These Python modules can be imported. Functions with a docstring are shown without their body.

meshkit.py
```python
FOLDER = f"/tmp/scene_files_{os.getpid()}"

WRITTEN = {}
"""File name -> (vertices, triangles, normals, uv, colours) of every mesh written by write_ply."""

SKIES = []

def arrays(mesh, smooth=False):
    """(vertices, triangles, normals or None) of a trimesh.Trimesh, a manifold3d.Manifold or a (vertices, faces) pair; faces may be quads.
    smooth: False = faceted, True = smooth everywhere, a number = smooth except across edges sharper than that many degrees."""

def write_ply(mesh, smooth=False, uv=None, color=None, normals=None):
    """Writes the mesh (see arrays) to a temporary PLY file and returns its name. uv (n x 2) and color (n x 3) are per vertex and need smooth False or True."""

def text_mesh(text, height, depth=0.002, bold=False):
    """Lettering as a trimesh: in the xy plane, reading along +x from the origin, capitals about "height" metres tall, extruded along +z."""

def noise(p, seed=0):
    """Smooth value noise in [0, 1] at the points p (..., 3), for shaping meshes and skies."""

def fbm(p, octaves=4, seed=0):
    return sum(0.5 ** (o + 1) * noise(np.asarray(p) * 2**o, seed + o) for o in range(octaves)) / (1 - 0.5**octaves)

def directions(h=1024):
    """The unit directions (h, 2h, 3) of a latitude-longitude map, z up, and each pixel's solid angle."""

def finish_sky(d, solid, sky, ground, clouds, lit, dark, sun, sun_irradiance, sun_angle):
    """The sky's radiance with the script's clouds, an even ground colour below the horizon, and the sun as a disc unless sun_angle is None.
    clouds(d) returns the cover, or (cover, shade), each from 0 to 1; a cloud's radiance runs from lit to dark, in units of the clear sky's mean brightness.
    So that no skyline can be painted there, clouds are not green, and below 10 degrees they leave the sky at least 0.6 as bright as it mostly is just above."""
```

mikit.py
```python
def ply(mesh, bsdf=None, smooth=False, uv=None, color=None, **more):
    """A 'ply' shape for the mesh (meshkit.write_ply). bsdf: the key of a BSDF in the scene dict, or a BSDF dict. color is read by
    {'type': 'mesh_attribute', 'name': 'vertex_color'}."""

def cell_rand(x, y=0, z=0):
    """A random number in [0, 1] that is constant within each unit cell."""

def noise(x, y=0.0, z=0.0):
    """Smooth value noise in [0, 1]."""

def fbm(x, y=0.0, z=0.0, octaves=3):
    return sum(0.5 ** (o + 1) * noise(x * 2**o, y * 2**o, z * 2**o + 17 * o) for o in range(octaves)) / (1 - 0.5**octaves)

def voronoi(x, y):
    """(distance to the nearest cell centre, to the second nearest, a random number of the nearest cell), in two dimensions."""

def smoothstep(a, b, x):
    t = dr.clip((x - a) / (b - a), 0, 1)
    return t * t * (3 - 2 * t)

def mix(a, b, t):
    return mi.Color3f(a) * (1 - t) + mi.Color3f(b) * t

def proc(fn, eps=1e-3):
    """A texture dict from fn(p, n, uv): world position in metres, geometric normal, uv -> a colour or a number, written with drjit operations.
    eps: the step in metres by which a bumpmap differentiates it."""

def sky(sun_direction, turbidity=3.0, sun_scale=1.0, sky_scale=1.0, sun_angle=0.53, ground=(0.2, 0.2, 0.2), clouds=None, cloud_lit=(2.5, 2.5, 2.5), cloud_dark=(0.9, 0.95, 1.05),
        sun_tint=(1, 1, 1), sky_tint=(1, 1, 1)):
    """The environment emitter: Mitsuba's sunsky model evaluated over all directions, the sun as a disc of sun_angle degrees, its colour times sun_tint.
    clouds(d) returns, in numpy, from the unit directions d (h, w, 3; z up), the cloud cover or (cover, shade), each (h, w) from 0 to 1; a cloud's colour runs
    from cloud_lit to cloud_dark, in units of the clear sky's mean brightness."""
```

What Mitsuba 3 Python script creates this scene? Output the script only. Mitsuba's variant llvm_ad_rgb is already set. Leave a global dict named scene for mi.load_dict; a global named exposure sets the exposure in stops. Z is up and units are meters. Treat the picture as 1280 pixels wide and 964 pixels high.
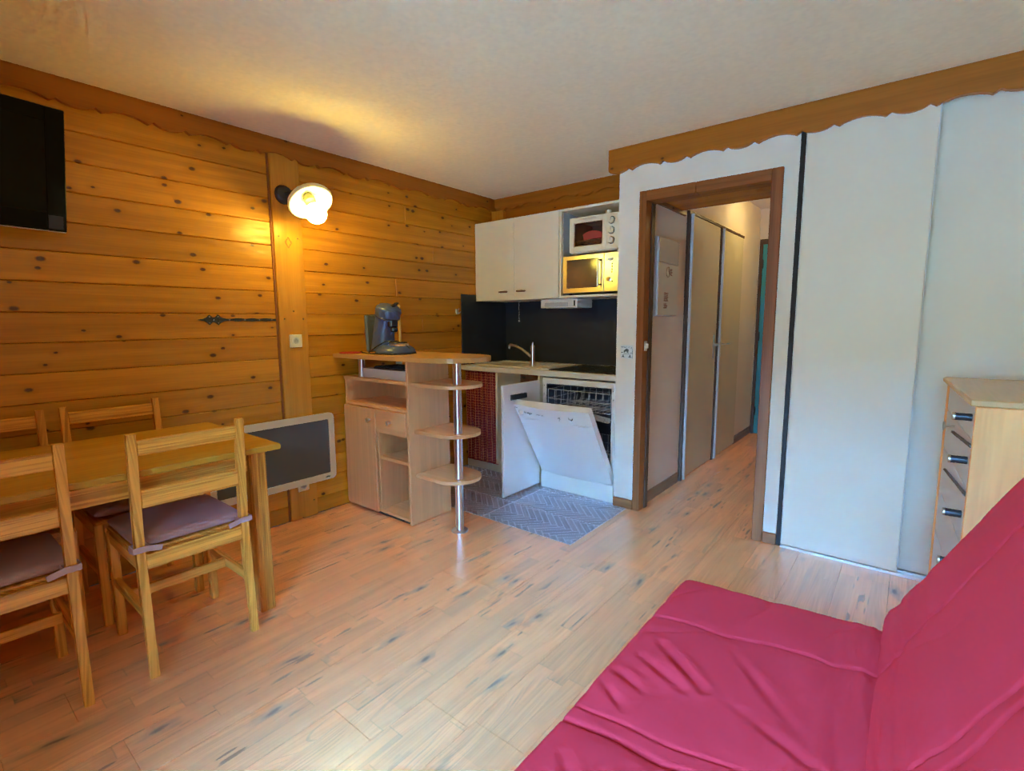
import math
import numpy as np
import trimesh
import drjit as dr
import mitsuba as mi
import mikit
import meshkit
from mikit import proc, noise, fbm, voronoi, cell_rand, smoothstep, mix
from shapely.geometry import Polygon

rng = np.random.default_rng(7)
T = mi.ScalarTransform4f
scene, labels = {}, {}

# ------------------------------------------------------------------ camera, sky, exposure
exposure = 1.86
YAW, PITCH, ROLL, FOCAL, EYE = math.radians(38.83), math.radians(-7.27), math.radians(-0.356), 624.7, (0.0, 0.0, 1.22)
fw = np.array([-math.sin(YAW) * math.cos(PITCH), math.cos(YAW) * math.cos(PITCH), math.sin(PITCH)])
rt = np.array([math.cos(YAW), math.sin(YAW), 0.0])
up = np.cross(rt, fw)
up = -math.sin(ROLL) * rt + math.cos(ROLL) * up
scene['camera'] = {'type': 'perspective', 'fov': math.degrees(2 * math.atan(640 / FOCAL)), 'fov_axis': 'x', 'near_clip': 0.02, 'far_clip': 100.0,
                   'to_world': T().look_at(origin=list(EYE), target=[float(v) for v in np.array(EYE) + fw], up=[float(v) for v in up])}
scene['sky'] = mikit.sky((0.35, 0.75, 0.55), turbidity=3.0, sun_scale=0.0, sky_scale=200.0, ground=(0.30, 0.25, 0.18), sky_tint=(0.46, 0.96, 1.52))
LAMP_POWER = (34.0, 26.5, 4.0)      # the globe of the wall lamp, a warm bulb
HALL_POWER = (12.0, 9.0, 3.4)      # unseen lamp added to brighten the hallway

# ------------------------------------------------------------------ materials
def rgb(*c):
    return {'type': 'rgb', 'value': [float(x) for x in c]}

def tex(c):
    return c if isinstance(c, dict) else rgb(*c)

def pbr(key, c, rough=0.5, spec=0.5, metal=0.0, sheen=0.0, bump=None, coat=0.0, coatgloss=0.8):
    b = {'type': 'principled', 'base_color': tex(c), 'roughness': rough if not isinstance(rough, dict) else rough, 'specular': spec, 'metallic': metal}
    if sheen:
        b['sheen'] = sheen
    if coat:
        b['clearcoat'] = coat
        b['clearcoat_gloss'] = coatgloss
    if bump:
        b = {'type': 'bumpmap', 'arbitrary': proc(bump[0], bump[2] if len(bump) > 2 else 1e-3), 'scale': bump[1], 'bsdf': b}
    scene[key] = {'type': 'twosided', 'bsdf': b}
    return key

def wood_fn(al, ac, dp, light, dark, knot, ring=38.0, cell=0.13, share=0.5, size=0.09, contrast=1.0, rowpitch=None, rowz=0.0, tone=0.0, gain=1.5, cut=0.25, fmul=6.0):
    """Softwood: al / ac / dp pick the coordinates along the grain, across it and in depth."""
    def fn(p, n, uv):
        a, c, d = al(p), ac(p), dp(p)
        row = dr.floor((c - rowz) / rowpitch) if rowpitch else dr.floor(c / 9.0)
        off = cell_rand(row, 3.0, 5.0)
        a2 = a + off * 7.3
        wav = (noise(a2 * 1.3, c * 5.0, row * 3.1) - 0.5) * 1.6
        g = noise(a2 * 1.1 + d * 3.0, (c + d * 0.6) * ring + wav, row)
        f = noise(a2 * 9.0, (c + d) * ring * fmul, row + 9.0)
        t = g * 0.65 + f * 0.35
        col = mix(light, dark, dr.clip((t - cut) * gain, 0, 1) * contrast)
        v1, v2, w = voronoi((a2 + row * 0.37) / cell, c / (cell * 0.62) + d * 3)
        r = size * (0.6 + 0.8 * cell_rand(dr.floor(w * 1000.0), 2.0))
        k = dr.select(w > 1.0 - share, smoothstep(r * 1.25, r * 0.55, v1), 0.0)
        halo = dr.select(w > 1.0 - share, smoothstep(r * 4.0, r * 0.9, v1), 0.0)
        col = mix(col, dark, halo * 0.55)
        col = mix(col, knot, k)
        if tone:
            col = col * (1.0 + (cell_rand(row, 11.0, 2.0) - 0.5) * tone)
        return col
    return proc(fn)

X, Y, Z = (lambda p: p.x), (lambda p: p.y), (lambda p: p.z)
PITCHZ, Z0 = 0.1305, 0.751
HON_L, HON_D, HON_K = (0.53, 0.200, 0.008), (0.41, 0.135, 0.005), (0.10, 0.028, 0.006)
def board_bump(p, n, uv):
    return noise(p.y * 13.0, p.z * 46.0, 2.0) * 0.6 + noise(p.y * 5.0, p.z * 9.0, 5.0)
pbr('pine_plank', wood_fn(Y, Z, X, HON_L, HON_D, HON_K, ring=42, cell=0.17, share=0.40, size=0.075, rowpitch=PITCHZ, rowz=Z0, tone=0.30), rough=0.38, spec=0.5, bump=(board_bump, 0.0035, 2e-3))
pbr('pine_post', wood_fn(Z, Y, X, (0.53, 0.215, 0.022), (0.42, 0.155, 0.013), HON_K, ring=30, cell=0.24, share=0.2, size=0.04), rough=0.3, spec=0.45)
pbr('pine_trim_y', wood_fn(Y, Z, X, (0.37, 0.108, 0.008), (0.29, 0.078, 0.006), HON_K, ring=40, cell=0.3, share=0.35, size=0.03), rough=0.4, spec=0.4)
pbr('pine_trim_x', wood_fn(X, Z, Y, (0.37, 0.108, 0.008), (0.29, 0.078, 0.006), HON_K, ring=40, cell=0.3, share=0.35, size=0.03), rough=0.4, spec=0.4)
pbr('frame_wood_z', wood_fn(Z, X, Y, (0.25, 0.070, 0.014), (0.145, 0.036, 0.007), (0.06, 0.02, 0.008), ring=45, cell=0.35, share=0.3, size=0.05), rough=0.42, spec=0.4)
pbr('frame_wood_x', wood_fn(X, Z, Y, (0.25, 0.070, 0.014), (0.145, 0.036, 0.007), (0.06, 0.02, 0.008), ring=45, cell=0.35, share=0.3, size=0.05), rough=0.42, spec=0.4)
pbr('skirt_wood', wood_fn(Y, Z, X, (0.22, 0.105, 0.045), (0.13, 0.055, 0.022), (0.06, 0.02, 0.008), ring=45, share=0.2), rough=0.45, spec=0.4)
CH_L, CH_D, CH_K = (0.76, 0.320, 0.044), (0.48, 0.160, 0.013), (0.16, 0.05, 0.012)
pbr('chair_wood_z', wood_fn(Z, lambda p: p.y + p.x * 0.7, X, CH_L, CH_D, CH_K, ring=95, cell=0.5, share=0.1, size=0.03, gain=2.6, cut=0.36, fmul=3.0), rough=0.32, spec=0.5)
pbr('chair_wood_y', wood_fn(Y, Z, X, CH_L, CH_D, CH_K, ring=95, cell=0.5, share=0.12, size=0.03, gain=2.6, cut=0.36, fmul=3.0), rough=0.32, spec=0.5)
pbr('chair_wood_x', wood_fn(X, Z, Y, CH_L, CH_D, CH_K, ring=95, cell=0.5, share=0.12, size=0.03, gain=2.6, cut=0.36, fmul=3.0), rough=0.32, spec=0.5)
pbr('table_wood', wood_fn(Y, X, Z, (0.50, 0.225, 0.020), (0.42, 0.170, 0.013), CH_K, ring=14, cell=0.5, share=0.1, size=0.03), rough=0.2, spec=0.5)
pbr('table_leg_wood', wood_fn(Z, lambda p: p.y + p.x * 0.7, X, (0.60, 0.215, 0.026), (0.32, 0.090, 0.008), CH_K, ring=95, cell=0.5, share=0.05, size=0.03, gain=3.0, cut=0.36, fmul=3.0), rough=0.3, spec=0.5)
pbr('beech_z', wood_fn(Z, lambda p: p.x + p.y, X, (0.70, 0.350, 0.130), (0.61, 0.295, 0.105), (0.44, 0.20, 0.07), ring=60, cell=0.6, share=0.02, size=0.01), rough=0.42, spec=0.45)
pbr('beech_x', wood_fn(X, Y, Z, (0.70, 0.350, 0.130), (0.61, 0.295, 0.105), (0.44, 0.20, 0.07), ring=60, cell=0.6, share=0.02, size=0.01), rough=0.42, spec=0.45)
pbr('bartop', wood_fn(X, Y, Z, (0.55, 0.265, 0.070), (0.50, 0.23, 0.055), (0.4, 0.18, 0.045), ring=55, cell=0.6, share=0.02, size=0.01), rough=0.14, spec=0.55)
pbr('birch_z', wood_fn(Z, lambda p: p.x + p.y, Y, (0.88, 0.41, 0.120), (0.76, 0.315, 0.080), (0.68, 0.28, 0.07), ring=24, cell=0.6, share=0.1, size=0.03), rough=0.38, spec=0.45)
pbr('birch_x', wood_fn(Y, X, Z, (0.58, 0.33, 0.125), (0.51, 0.28, 0.10), (0.46, 0.25, 0.09), ring=24, cell=0.6, share=0.1, size=0.03), rough=0.35, spec=0.45)

def floor_fn(p, n, uv):
    w = 0.064
    xs = (p.x + 20.0 * 0.192 + 0.009) / w
    strip = dr.floor(xs)
    yy = p.y / 0.62 + cell_rand(strip, 1.0) * 5.0
    blk = dr.floor(yy)
    rnd = cell_rand(strip, blk, 2.0)
    pair = cell_rand(dr.floor(xs / 3.0), dr.floor(p.y / 1.285 + 0.3), 7.0)
    a = p.y + rnd * 11.0
    c = p.x
    wav = (noise(a * 2.6, c * 14.0, rnd * 50.0) - 0.5) * 5.0
    g = noise(a * 1.6, c * 70.0 + wav, rnd * 40.0)
    fine = noise(a * 9.0, c * 420.0 + wav * 3.0, rnd * 9.0)
    soft = fbm(p.x * 9.0, p.y * 2.2, 3.0, 3)
    col = mix((0.97, 0.470, 0.190), (0.72, 0.300, 0.105), dr.clip(g * 0.45 + fine * 0.55 - 0.05, 0, 1))
    col = col * (0.86 + 0.17 * rnd + 0.12 * pair) * (0.90 + 0.2 * soft)
    v1, v2, wv = voronoi(a / 0.30 + noise(a * 3.0, c * 20.0) * 0.35, c / 0.095 + noise(a * 5.0, c * 9.0) * 0.3)
    on = wv > 0.80
    rough = 0.7 + 0.9 * noise(a * 34.0, c * 110.0)
    cr = dr.select(on, smoothstep(0.13, 0.03, v1 * rough), 0.0)
    halo = dr.select(on, smoothstep(0.42, 0.05, v1 * rough), 0.0)
    slit = smoothstep(0.76, 0.86, noise(a * 10.0, c * 110.0, 4.0)) * smoothstep(0.66, 0.84, noise(a * 2.0, c * 9.0, 8.0))
    rings = smoothstep(0.62, 0.8, noise(a * 3.2, c * 240.0 + wav * 6.0, 21.0)) * smoothstep(0.5, 0.75, noise(a * 1.5, c * 10.0, 31.0))
    col = mix(col, (0.44, 0.235, 0.125), halo * 0.55 + rings * 0.3)
    col = mix(col, (0.16, 0.075, 0.038), dr.maximum(cr * 0.65, slit * 0.6))
    fx = dr.abs(xs - strip - 0.5)
    fy = dr.abs(yy - blk - 0.5)
    line = dr.maximum(smoothstep(0.475, 0.495, fx) * 0.12, smoothstep(0.4955, 0.4985, fy) * 0.20)
    return mix(col, (0.24, 0.13, 0.08), line)
pbr('laminate', proc(floor_fn), rough=0.24, spec=0.36)

def tile_fn(p, n, uv):
    w = 0.036
    s = 0.70710678 / w
    u, v = (p.x + p.y) * s + 400.0, (p.x - p.y) * s + 400.0
    i, j = dr.floor(u), dr.floor(v)
    m = (i - j) - 10.0 * dr.floor((i - j) / 10.0)
    hor = m < 5.0
    bi, bj = dr.select(hor, i - m, i), dr.select(hor, j, j + (m - 5.0))
    r = cell_rand(bi, bj, 3.0)
    fu, fv = u - i, v - j
    along0 = dr.select(hor, fu + m, (1.0 - fv) + (m - 5.0))
    across = dr.select(hor, fv, fu)
    edge = dr.minimum(dr.minimum(across, 1.0 - across), dr.minimum(along0, 5.0 - along0))
    gr = noise(dr.select(hor, u, v) * 0.6, across * 9.0, r * 30.0)
    col = mix((0.19, 0.145, 0.125), (0.40, 0.345, 0.32), dr.clip(gr * 0.7 + r * 0.5 - 0.15, 0, 1))
    return mix((0.52, 0.50, 0.49), col, smoothstep(0.05, 0.13, edge))
pbr('tile_print', proc(tile_fn), rough=0.35, spec=0.4)

def plaster_bump(p, n, uv):
    return fbm(p.x * 70.0, p.y * 70.0, p.z * 70.0, 3)
def crepi_bump(p, n, uv):
    return smoothstep(0.35, 0.75, fbm(p.x * 85.0, p.y * 85.0, p.z * 85.0, 2))
def crepi_fn(p, n, uv):
    return mix((0.69, 0.55, 0.36), (0.81, 0.65, 0.43), fbm(p.x * 60.0, p.y * 60.0, p.z * 20.0, 3))
def cloth_bump(p, n, uv):
    return noise(p.x * 500.0, p.y * 500.0, p.z * 500.0) * 0.5 + fbm(p.x * 60.0, p.y * 60.0, p.z * 60.0, 2)
pbr('ceiling_crepi', proc(crepi_fn), rough=0.95, spec=0.1, bump=(crepi_bump, 0.0060, 1.5e-3))
pbr('white_wall', (0.73, 0.645, 0.535), rough=0.8, spec=0.2, bump=(plaster_bump, 0.0010, 2e-3))
pbr('hall_wall', (0.68, 0.58, 0.48), rough=0.85, spec=0.2, bump=(plaster_bump, 0.0012, 2e-3))
pbr('sliding_white', (0.73, 0.64, 0.51), rough=0.35, spec=0.4)
pbr('cabinet_white', (0.78, 0.725, 0.58), rough=0.4, spec=0.4)
pbr('cabinet_grey', (0.40, 0.41, 0.42), rough=0.5, spec=0.4)
pbr('gloss_white', (0.84, 0.85, 0.87), rough=0.18, spec=0.5)
pbr('worktop_white', (0.70, 0.67, 0.60), rough=0.3, spec=0.5)
pbr('sink_cream', (0.66, 0.60, 0.49), rough=0.22, spec=0.5)
pbr('dark_splash', (0.022, 0.024, 0.028), rough=0.42, spec=0.4)
pbr('black_glass', (0.008, 0.008, 0.009), rough=0.06, spec=0.6)
pbr('black_plastic', (0.012, 0.012, 0.013), rough=0.3, spec=0.5)
pbr('black_gloss', (0.005, 0.005, 0.005), rough=0.1, spec=0.15)
pbr('tv_screen', (0.006, 0.006, 0.005), rough=0.12, spec=0.18)
pbr('dark_metal', (0.05, 0.05, 0.052), rough=0.4, metal=0.7)
pbr('iron', (0.02, 0.018, 0.016), rough=0.45, spec=0.5)
pbr('steel_flat', (0.55, 0.56, 0.58), rough=0.25, metal=1.0)
pbr('chrome', (0.82, 0.83, 0.85), rough=0.08, metal=1.0)
pbr('brushed', (0.62, 0.62, 0.63), rough=0.22, metal=1.0)
pbr('mw_steel', (0.72, 0.68, 0.60), rough=0.24, metal=1.0)
pbr('mw_glass', (0.03, 0.028, 0.026), rough=0.08, spec=0.9, coat=1.0, coatgloss=0.95)
pbr('brass', (0.50, 0.41, 0.29), rough=0.3, metal=1.0)
pbr('heater_grey', (0.62, 0.57, 0.47), rough=0.4, spec=0.4)
def grille_bump(p, n, uv):
    return smoothstep(0.2, 0.5, dr.abs((p.z / 0.007) - dr.floor(p.z / 0.007) - 0.5))
pbr('heater_dark', (0.085, 0.075, 0.060), rough=0.5, spec=0.4, bump=(grille_bump, 0.0015, 5e-4))
pbr('socket_white', (0.70, 0.68, 0.60), rough=0.3, spec=0.5)
pbr('socket_dark', (0.05, 0.05, 0.05), rough=0.5)
pbr('print_dark', (0.06, 0.065, 0.06), rough=0.6)
pbr('print_brown', (0.20, 0.07, 0.035), rough=0.6)
pbr('label_grey', (0.62, 0.63, 0.61), rough=0.5)
pbr('cushion_mauve', (0.38, 0.205, 0.175), rough=0.9, spec=0.1, sheen=0.6, bump=(cloth_bump, 0.0012, 8e-4))
pbr('tie_mauve', (0.46, 0.30, 0.31), rough=0.9, spec=0.1, sheen=0.5)
pbr('sofa_red', (0.44, 0.021, 0.026), rough=0.92, spec=0.08, sheen=0.8, bump=(cloth_bump, 0.0014, 8e-4))
pbr('sofa_piping', (0.16, 0.012, 0.028), rough=0.95, spec=0.05)
pbr('coffee_blue', (0.050, 0.072, 0.160), rough=0.28, spec=0.5)
pbr('coffee_dark', (0.012, 0.012, 0.016), rough=0.25, spec=0.5)
pbr('tank_grey', (0.09, 0.085, 0.055), rough=0.2, spec=0.5)
pbr('teal_paint', (0.045, 0.26, 0.31), rough=0.45, spec=0.4)
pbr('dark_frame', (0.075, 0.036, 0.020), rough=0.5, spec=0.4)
pbr('brown_black', (0.018, 0.012, 0.009), rough=0.6, spec=0.3)
pbr('hall_door', (0.58, 0.51, 0.36), rough=0.5, spec=0.4)
pbr('hall_door_edge', (0.60, 0.60, 0.60), rough=0.5, spec=0.4)
pbr('fuse_face', (0.62, 0.58, 0.50), rough=0.35, spec=0.4)
pbr('fuse_lid', (0.42, 0.40, 0.36), rough=0.2, spec=0.5)
pbr('fuse_side', (0.50, 0.53, 0.58), rough=0.4, spec=0.4)
pbr('wood_handle', (0.16, 0.075, 0.035), rough=0.4, spec=0.4)
pbr('red_dish', (0.40, 0.03, 0.045), rough=0.4, spec=0.4)
pbr('red_cord', (0.45, 0.04, 0.02), rough=0.5)
pbr('tray_white', (0.60, 0.55, 0.47), rough=0.5)
pbr('dw_tub', (0.10, 0.11, 0.13), rough=0.3, metal=0.8)
pbr('dw_wire', (0.60, 0.63, 0.66), rough=0.4, spec=0.5)
pbr('dw_grey', (0.36, 0.37, 0.38), rough=0.5)
pbr('drawer_front', (0.56, 0.545, 0.52), rough=0.45, spec=0.4)
pbr('forest', (0.12, 0.085, 0.045), rough=0.95, spec=0.1)
pbr('pale_strip', (0.70, 0.52, 0.22), rough=0.4)
pbr('grout', (0.80, 0.79, 0.78), rough=0.9, spec=0.1)
pbr('subfloor', (0.10, 0.06, 0.04), rough=0.9, spec=0.1)
pbr('groove', (0.16, 0.065, 0.015), rough=0.8, spec=0.1)
pbr('post_line', (0.22, 0.07, 0.02), rough=0.6, spec=0.2)
pbr('opal_dish', (0.82, 0.78, 0.58), rough=0.25, spec=0.4)
scene['lamp_globe_glass'] = {'type': 'twosided', 'bsdf': {'type': 'diffuse', 'reflectance': rgb(0.8, 0.8, 0.78)}}
scene['oven_glass'] = {'type': 'thindielectric', 'int_ior': 1.5}

def check_fn(p, n, uv):
    s = 0.022
    a, b = uv.x / s, uv.y / s
    fa, fb = a - dr.floor(a), b - dr.floor(b)
    la, lb = dr.abs(fa - 0.5) < 0.20, dr.abs(fb - 0.5) < 0.20
    base = mix((0.30, 0.022, 0.014), (0.075, 0.010, 0.016), dr.select(la, 0.8, 0.0) * 0.5 + dr.select(lb, 0.8, 0.0) * 0.5)
    thin = dr.maximum(dr.select(dr.abs(fa - 0.1) < 0.06, 1.0, 0.0), dr.select(dr.abs(fb - 0.1) < 0.06, 1.0, 0.0))
    return mix(base, (0.55, 0.24, 0.11), thin * 0.8)
pbr('check_cloth', proc(check_fn), rough=0.9, spec=0.1, sheen=0.3)

# ------------------------------------------------------------------ mesh helpers
def box(x0, x1, y0, y1, z0, z1, ch=0.0):
    lo, hi = np.array([min(x0, x1), min(y0, y1), min(z0, z1)], float), np.array([max(x0, x1), max(y0, y1), max(z0, z1)], float)
    if ch <= 0:
        m = trimesh.creation.box(extents=hi - lo)
        m.apply_translation((lo + hi) / 2)
        return m
    c = min(ch, 0.49 * float((hi - lo).min()))
    pts = []
    for sx in (0, 1):
        for sy in (0, 1):
            for sz in (0, 1):
                for k in range(3):
                    q = [c, c, c]
                    q[k] = 0
                    pts.append([hi[i] - q[i] if s else lo[i] + q[i] for i, s in enumerate((sx, sy, sz))])
    return trimesh.convex.convex_hull(np.array(pts))

def cat(*ms):
    return trimesh.util.concatenate([m for g in ms for m in (g if isinstance(g, (list, tuple)) else [g])])

def frame_of(d):
    d = np.asarray(d, float) / np.linalg.norm(d)
    a = np.cross(d, [0, 0, 1.0] if abs(d[2]) < 0.9 else [1.0, 0, 0])
    a /= np.linalg.norm(a)
    return a, np.cross(d, a), d

def tube(path, r, n=10, caps=True):
    path = np.asarray(path, float)
    rs = np.full(len(path), r, float) if np.isscalar(r) else np.asarray(r, float)
    tang = np.gradient(path, axis=0)
    a, b, _ = frame_of(tang[0])
    vs, ang = [], np.arange(n) * 2 * math.pi / n
    for p, t, q in zip(path, tang, rs):
        t = t / np.linalg.norm(t)
        a = a - t * (a @ t)
        a /= np.linalg.norm(a)
        b = np.cross(t, a)
        vs.append(p + q * (np.cos(ang)[:, None] * a + np.sin(ang)[:, None] * b))
    k, f = len(path), []
    v = np.vstack(vs)
    for i in range(k - 1):
        for j in range(n):
            j2 = (j + 1) % n
            f += [[i * n + j, i * n + j2, (i + 1) * n + j2], [i * n + j, (i + 1) * n + j2, (i + 1) * n + j]]
    if caps:
        v = np.vstack([v, path[0], path[-1]])
        c0, c1 = len(v) - 2, len(v) - 1
        for j in range(n):
            j2 = (j + 1) % n
            f += [[c0, j2, j], [c1, (k - 1) * n + j, (k - 1) * n + j2]]
    return trimesh.Trimesh(v, np.array(f), process=False)

def rod(p0, p1, r, n=14):
    return tube([p0, p1], r, n)

def lathe(profile, origin=(0, 0, 0), axis=(0, 0, 1), n=40):
    """Profile of (radius, distance along the axis)."""
    a, b, d = frame_of(axis)
    ang = np.arange(n) * 2 * math.pi / n
    ring = np.cos(ang)[:, None] * a + np.sin(ang)[:, None] * b
    v = np.vstack([np.asarray(origin) + max(r, 1e-5) * ring + h * d for r, h in profile])
    f = []
    for i in range(len(profile) - 1):
        for j in range(n):
            j2 = (j + 1) % n
            f += [[i * n + j, i * n + j2, (i + 1) * n + j2], [i * n + j, (i + 1) * n + j2, (i + 1) * n + j]]
    return trimesh.Trimesh(v, np.array(f), process=False)

def extrude(pts, h, M=None):
    poly = pts if isinstance(pts, Polygon) else Polygon(pts)
    m = trimesh.creation.extrude_polygon(poly, h, engine='earcut')
    if M is not None:
        m.apply_transform(M)
    return m

def axes(o, a, b, c):
    M = np.eye(4)
    M[:3, 0], M[:3, 1], M[:3, 2], M[:3, 3] = a, b, c, o
    return M

def ball(c, r, sub=3, s=(1, 1, 1)):
    m = trimesh.creation.icosphere(subdivisions=sub, radius=r)
    m.apply_scale(s)
    m.apply_translation(c)
    return m

def rot(m, ang, axis, about):
    m.apply_transform(trimesh.transformations.rotation_matrix(ang, axis, about))
    return m

def rounded_rect(x0, x1, y0, y1, r, n=10, corners=(1, 1, 1, 1)):
    pts = []
    for (cx, cy, a0), on in zip(((x1 - r, y1 - r, 0), (x0 + r, y1 - r, 90), (x0 + r, y0 + r, 180), (x1 - r, y0 + r, 270)), corners):
        if on:
            for t in np.linspace(a0, a0 + 90, n):
                pts.append((cx + r * math.cos(math.radians(t)), cy + r * math.sin(math.radians(t))))
        else:
            pts.append((x1 if a0 in (0, 270) else x0, y1 if a0 in (0, 90) else y0))
    return pts

# ------------------------------------------------------------------ scene helpers
def fresh(key):
    if key not in scene and key not in labels and not any(k.startswith(key + '__') for k in scene):
        return key
    i = 1
    while f'{key}_{i:03d}' in scene or f'{key}_{i:03d}' in labels:
        i += 1
    return f'{key}_{i:03d}'

def thing(name, label, cat_, group=None):
    key = fresh(name)
    labels[key] = {'label': label, 'category': cat_}
    if group:
        labels[key]['group'] = group
    return key

def struct(name, label=None):
    labels[name] = {'kind': 'structure'}
    if label:
        labels[name]['label'] = label
    return name

COUNT = {}
def part(parent, name, mesh, mat, smooth=False, label=None, kind=None, **more):
    key = f'{parent}__{name}'
    n = COUNT.get(key, 0)
    COUNT[key] = n + 1
    if n:
        key = f'{key}_{n:03d}'
    scene[key] = mesh if isinstance(mesh, dict) else mikit.ply(mesh, mat, smooth=smooth, **more)
    if label or kind:
        labels[key] = {}
        if label:
            labels[key]['label'] = label
        if kind:
            labels[key]['kind'] = kind
    return key

def solo(key, mesh, mat, smooth=False, **more):
    scene[key] = mikit.ply(mesh, mat, smooth=smooth, **more)
    return key

# ================================================================== THE ROOM
XL, XR, YB, YF, YK, H = -2.93, 0.80, -1.20, 2.93, 3.56, 2.262
HX0, HX1, HY1, HH = -1.344, -0.52, 5.80, 2.36

# floor: laminate planks, and the tiled kitchen patch
fl = struct('floor', 'pale knotty oak laminate floor running through the room into the hallway')
solo(fl, cat(box(XL - .1, XR + .1, YB - .1, YF + 0.75, -0.06, -0.010), box(HX0 - .1, HX1 + .1, YF + .75, HY1 + .1, -0.06, -0.010)), 'subfloor')
TX = [-2.92, -2.705, -2.055, -1.395]
TY = [2.235, 2.557, 2.879, 3.20, 3.52]
PW, PL = 0.192, 1.285
for i in range(0, 22):
    x0 = -20 * PW - 0.009 + i * PW + 4 * PW
    x1 = x0 + PW
    if x1 < XL or x0 > XR:
        continue
    off = rng.uniform(0, PL)
    y = YB - off
    while y < HY1:
        y0, y1 = max(y, YB), min(y + PL, HY1)
        y += PL
        a, b = max(x0, XL), min(x1, XR)
        if y0 >= YF + 0.02:
            a, b = max(a, HX0), min(b, HX1)
        if b - a < 0.004 or y1 - y0 < 0.01:
            continue
        if b < -1.06:
            y0 = max(y0, -0.259)
            if y1 - y0 < .01:
                continue
        segs = [(a, b, y0, y1)]
        if y0 < YF + 0.02 < y1 and (a < HX0 or b > HX1):
            segs = [(a, b, y0, YF + 0.02)]
            if min(b, HX1) - max(a, HX0) > 0.004:
                segs.append((max(a, HX0), min(b, HX1), YF + 0.02, y1))
        out = []
        for (a_, b_, c_, d_) in segs:      # cut away what lies under the tiles
            if a_ < TX[3] and d_ > TY[0]:
                if c_ < TY[0]:
                    out.append((a_, b_, c_, TY[0]))
                if b_ > TX[3] + 0.004:
                    out.append((TX[3], b_, max(c_, TY[0]), d_))
            else:
                out.append((a_, b_, c_, d_))
        for (a_, b_, c_, d_) in out:
            if b_ - a_ > 0.004 and d_ - c_ > 0.01:
                part(fl, 'plank', box(a_ + .0004, b_ - .0004, c_ + .0004, d_ - .0004, -0.009, 0.0, 0.0007), 'laminate')
part(fl, 'grout_bed', box(TX[0], TX[3], TY[0], TY[4], -0.009, -0.0012), 'grout', label='pale grout between the kitchen floor tiles')
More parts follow.
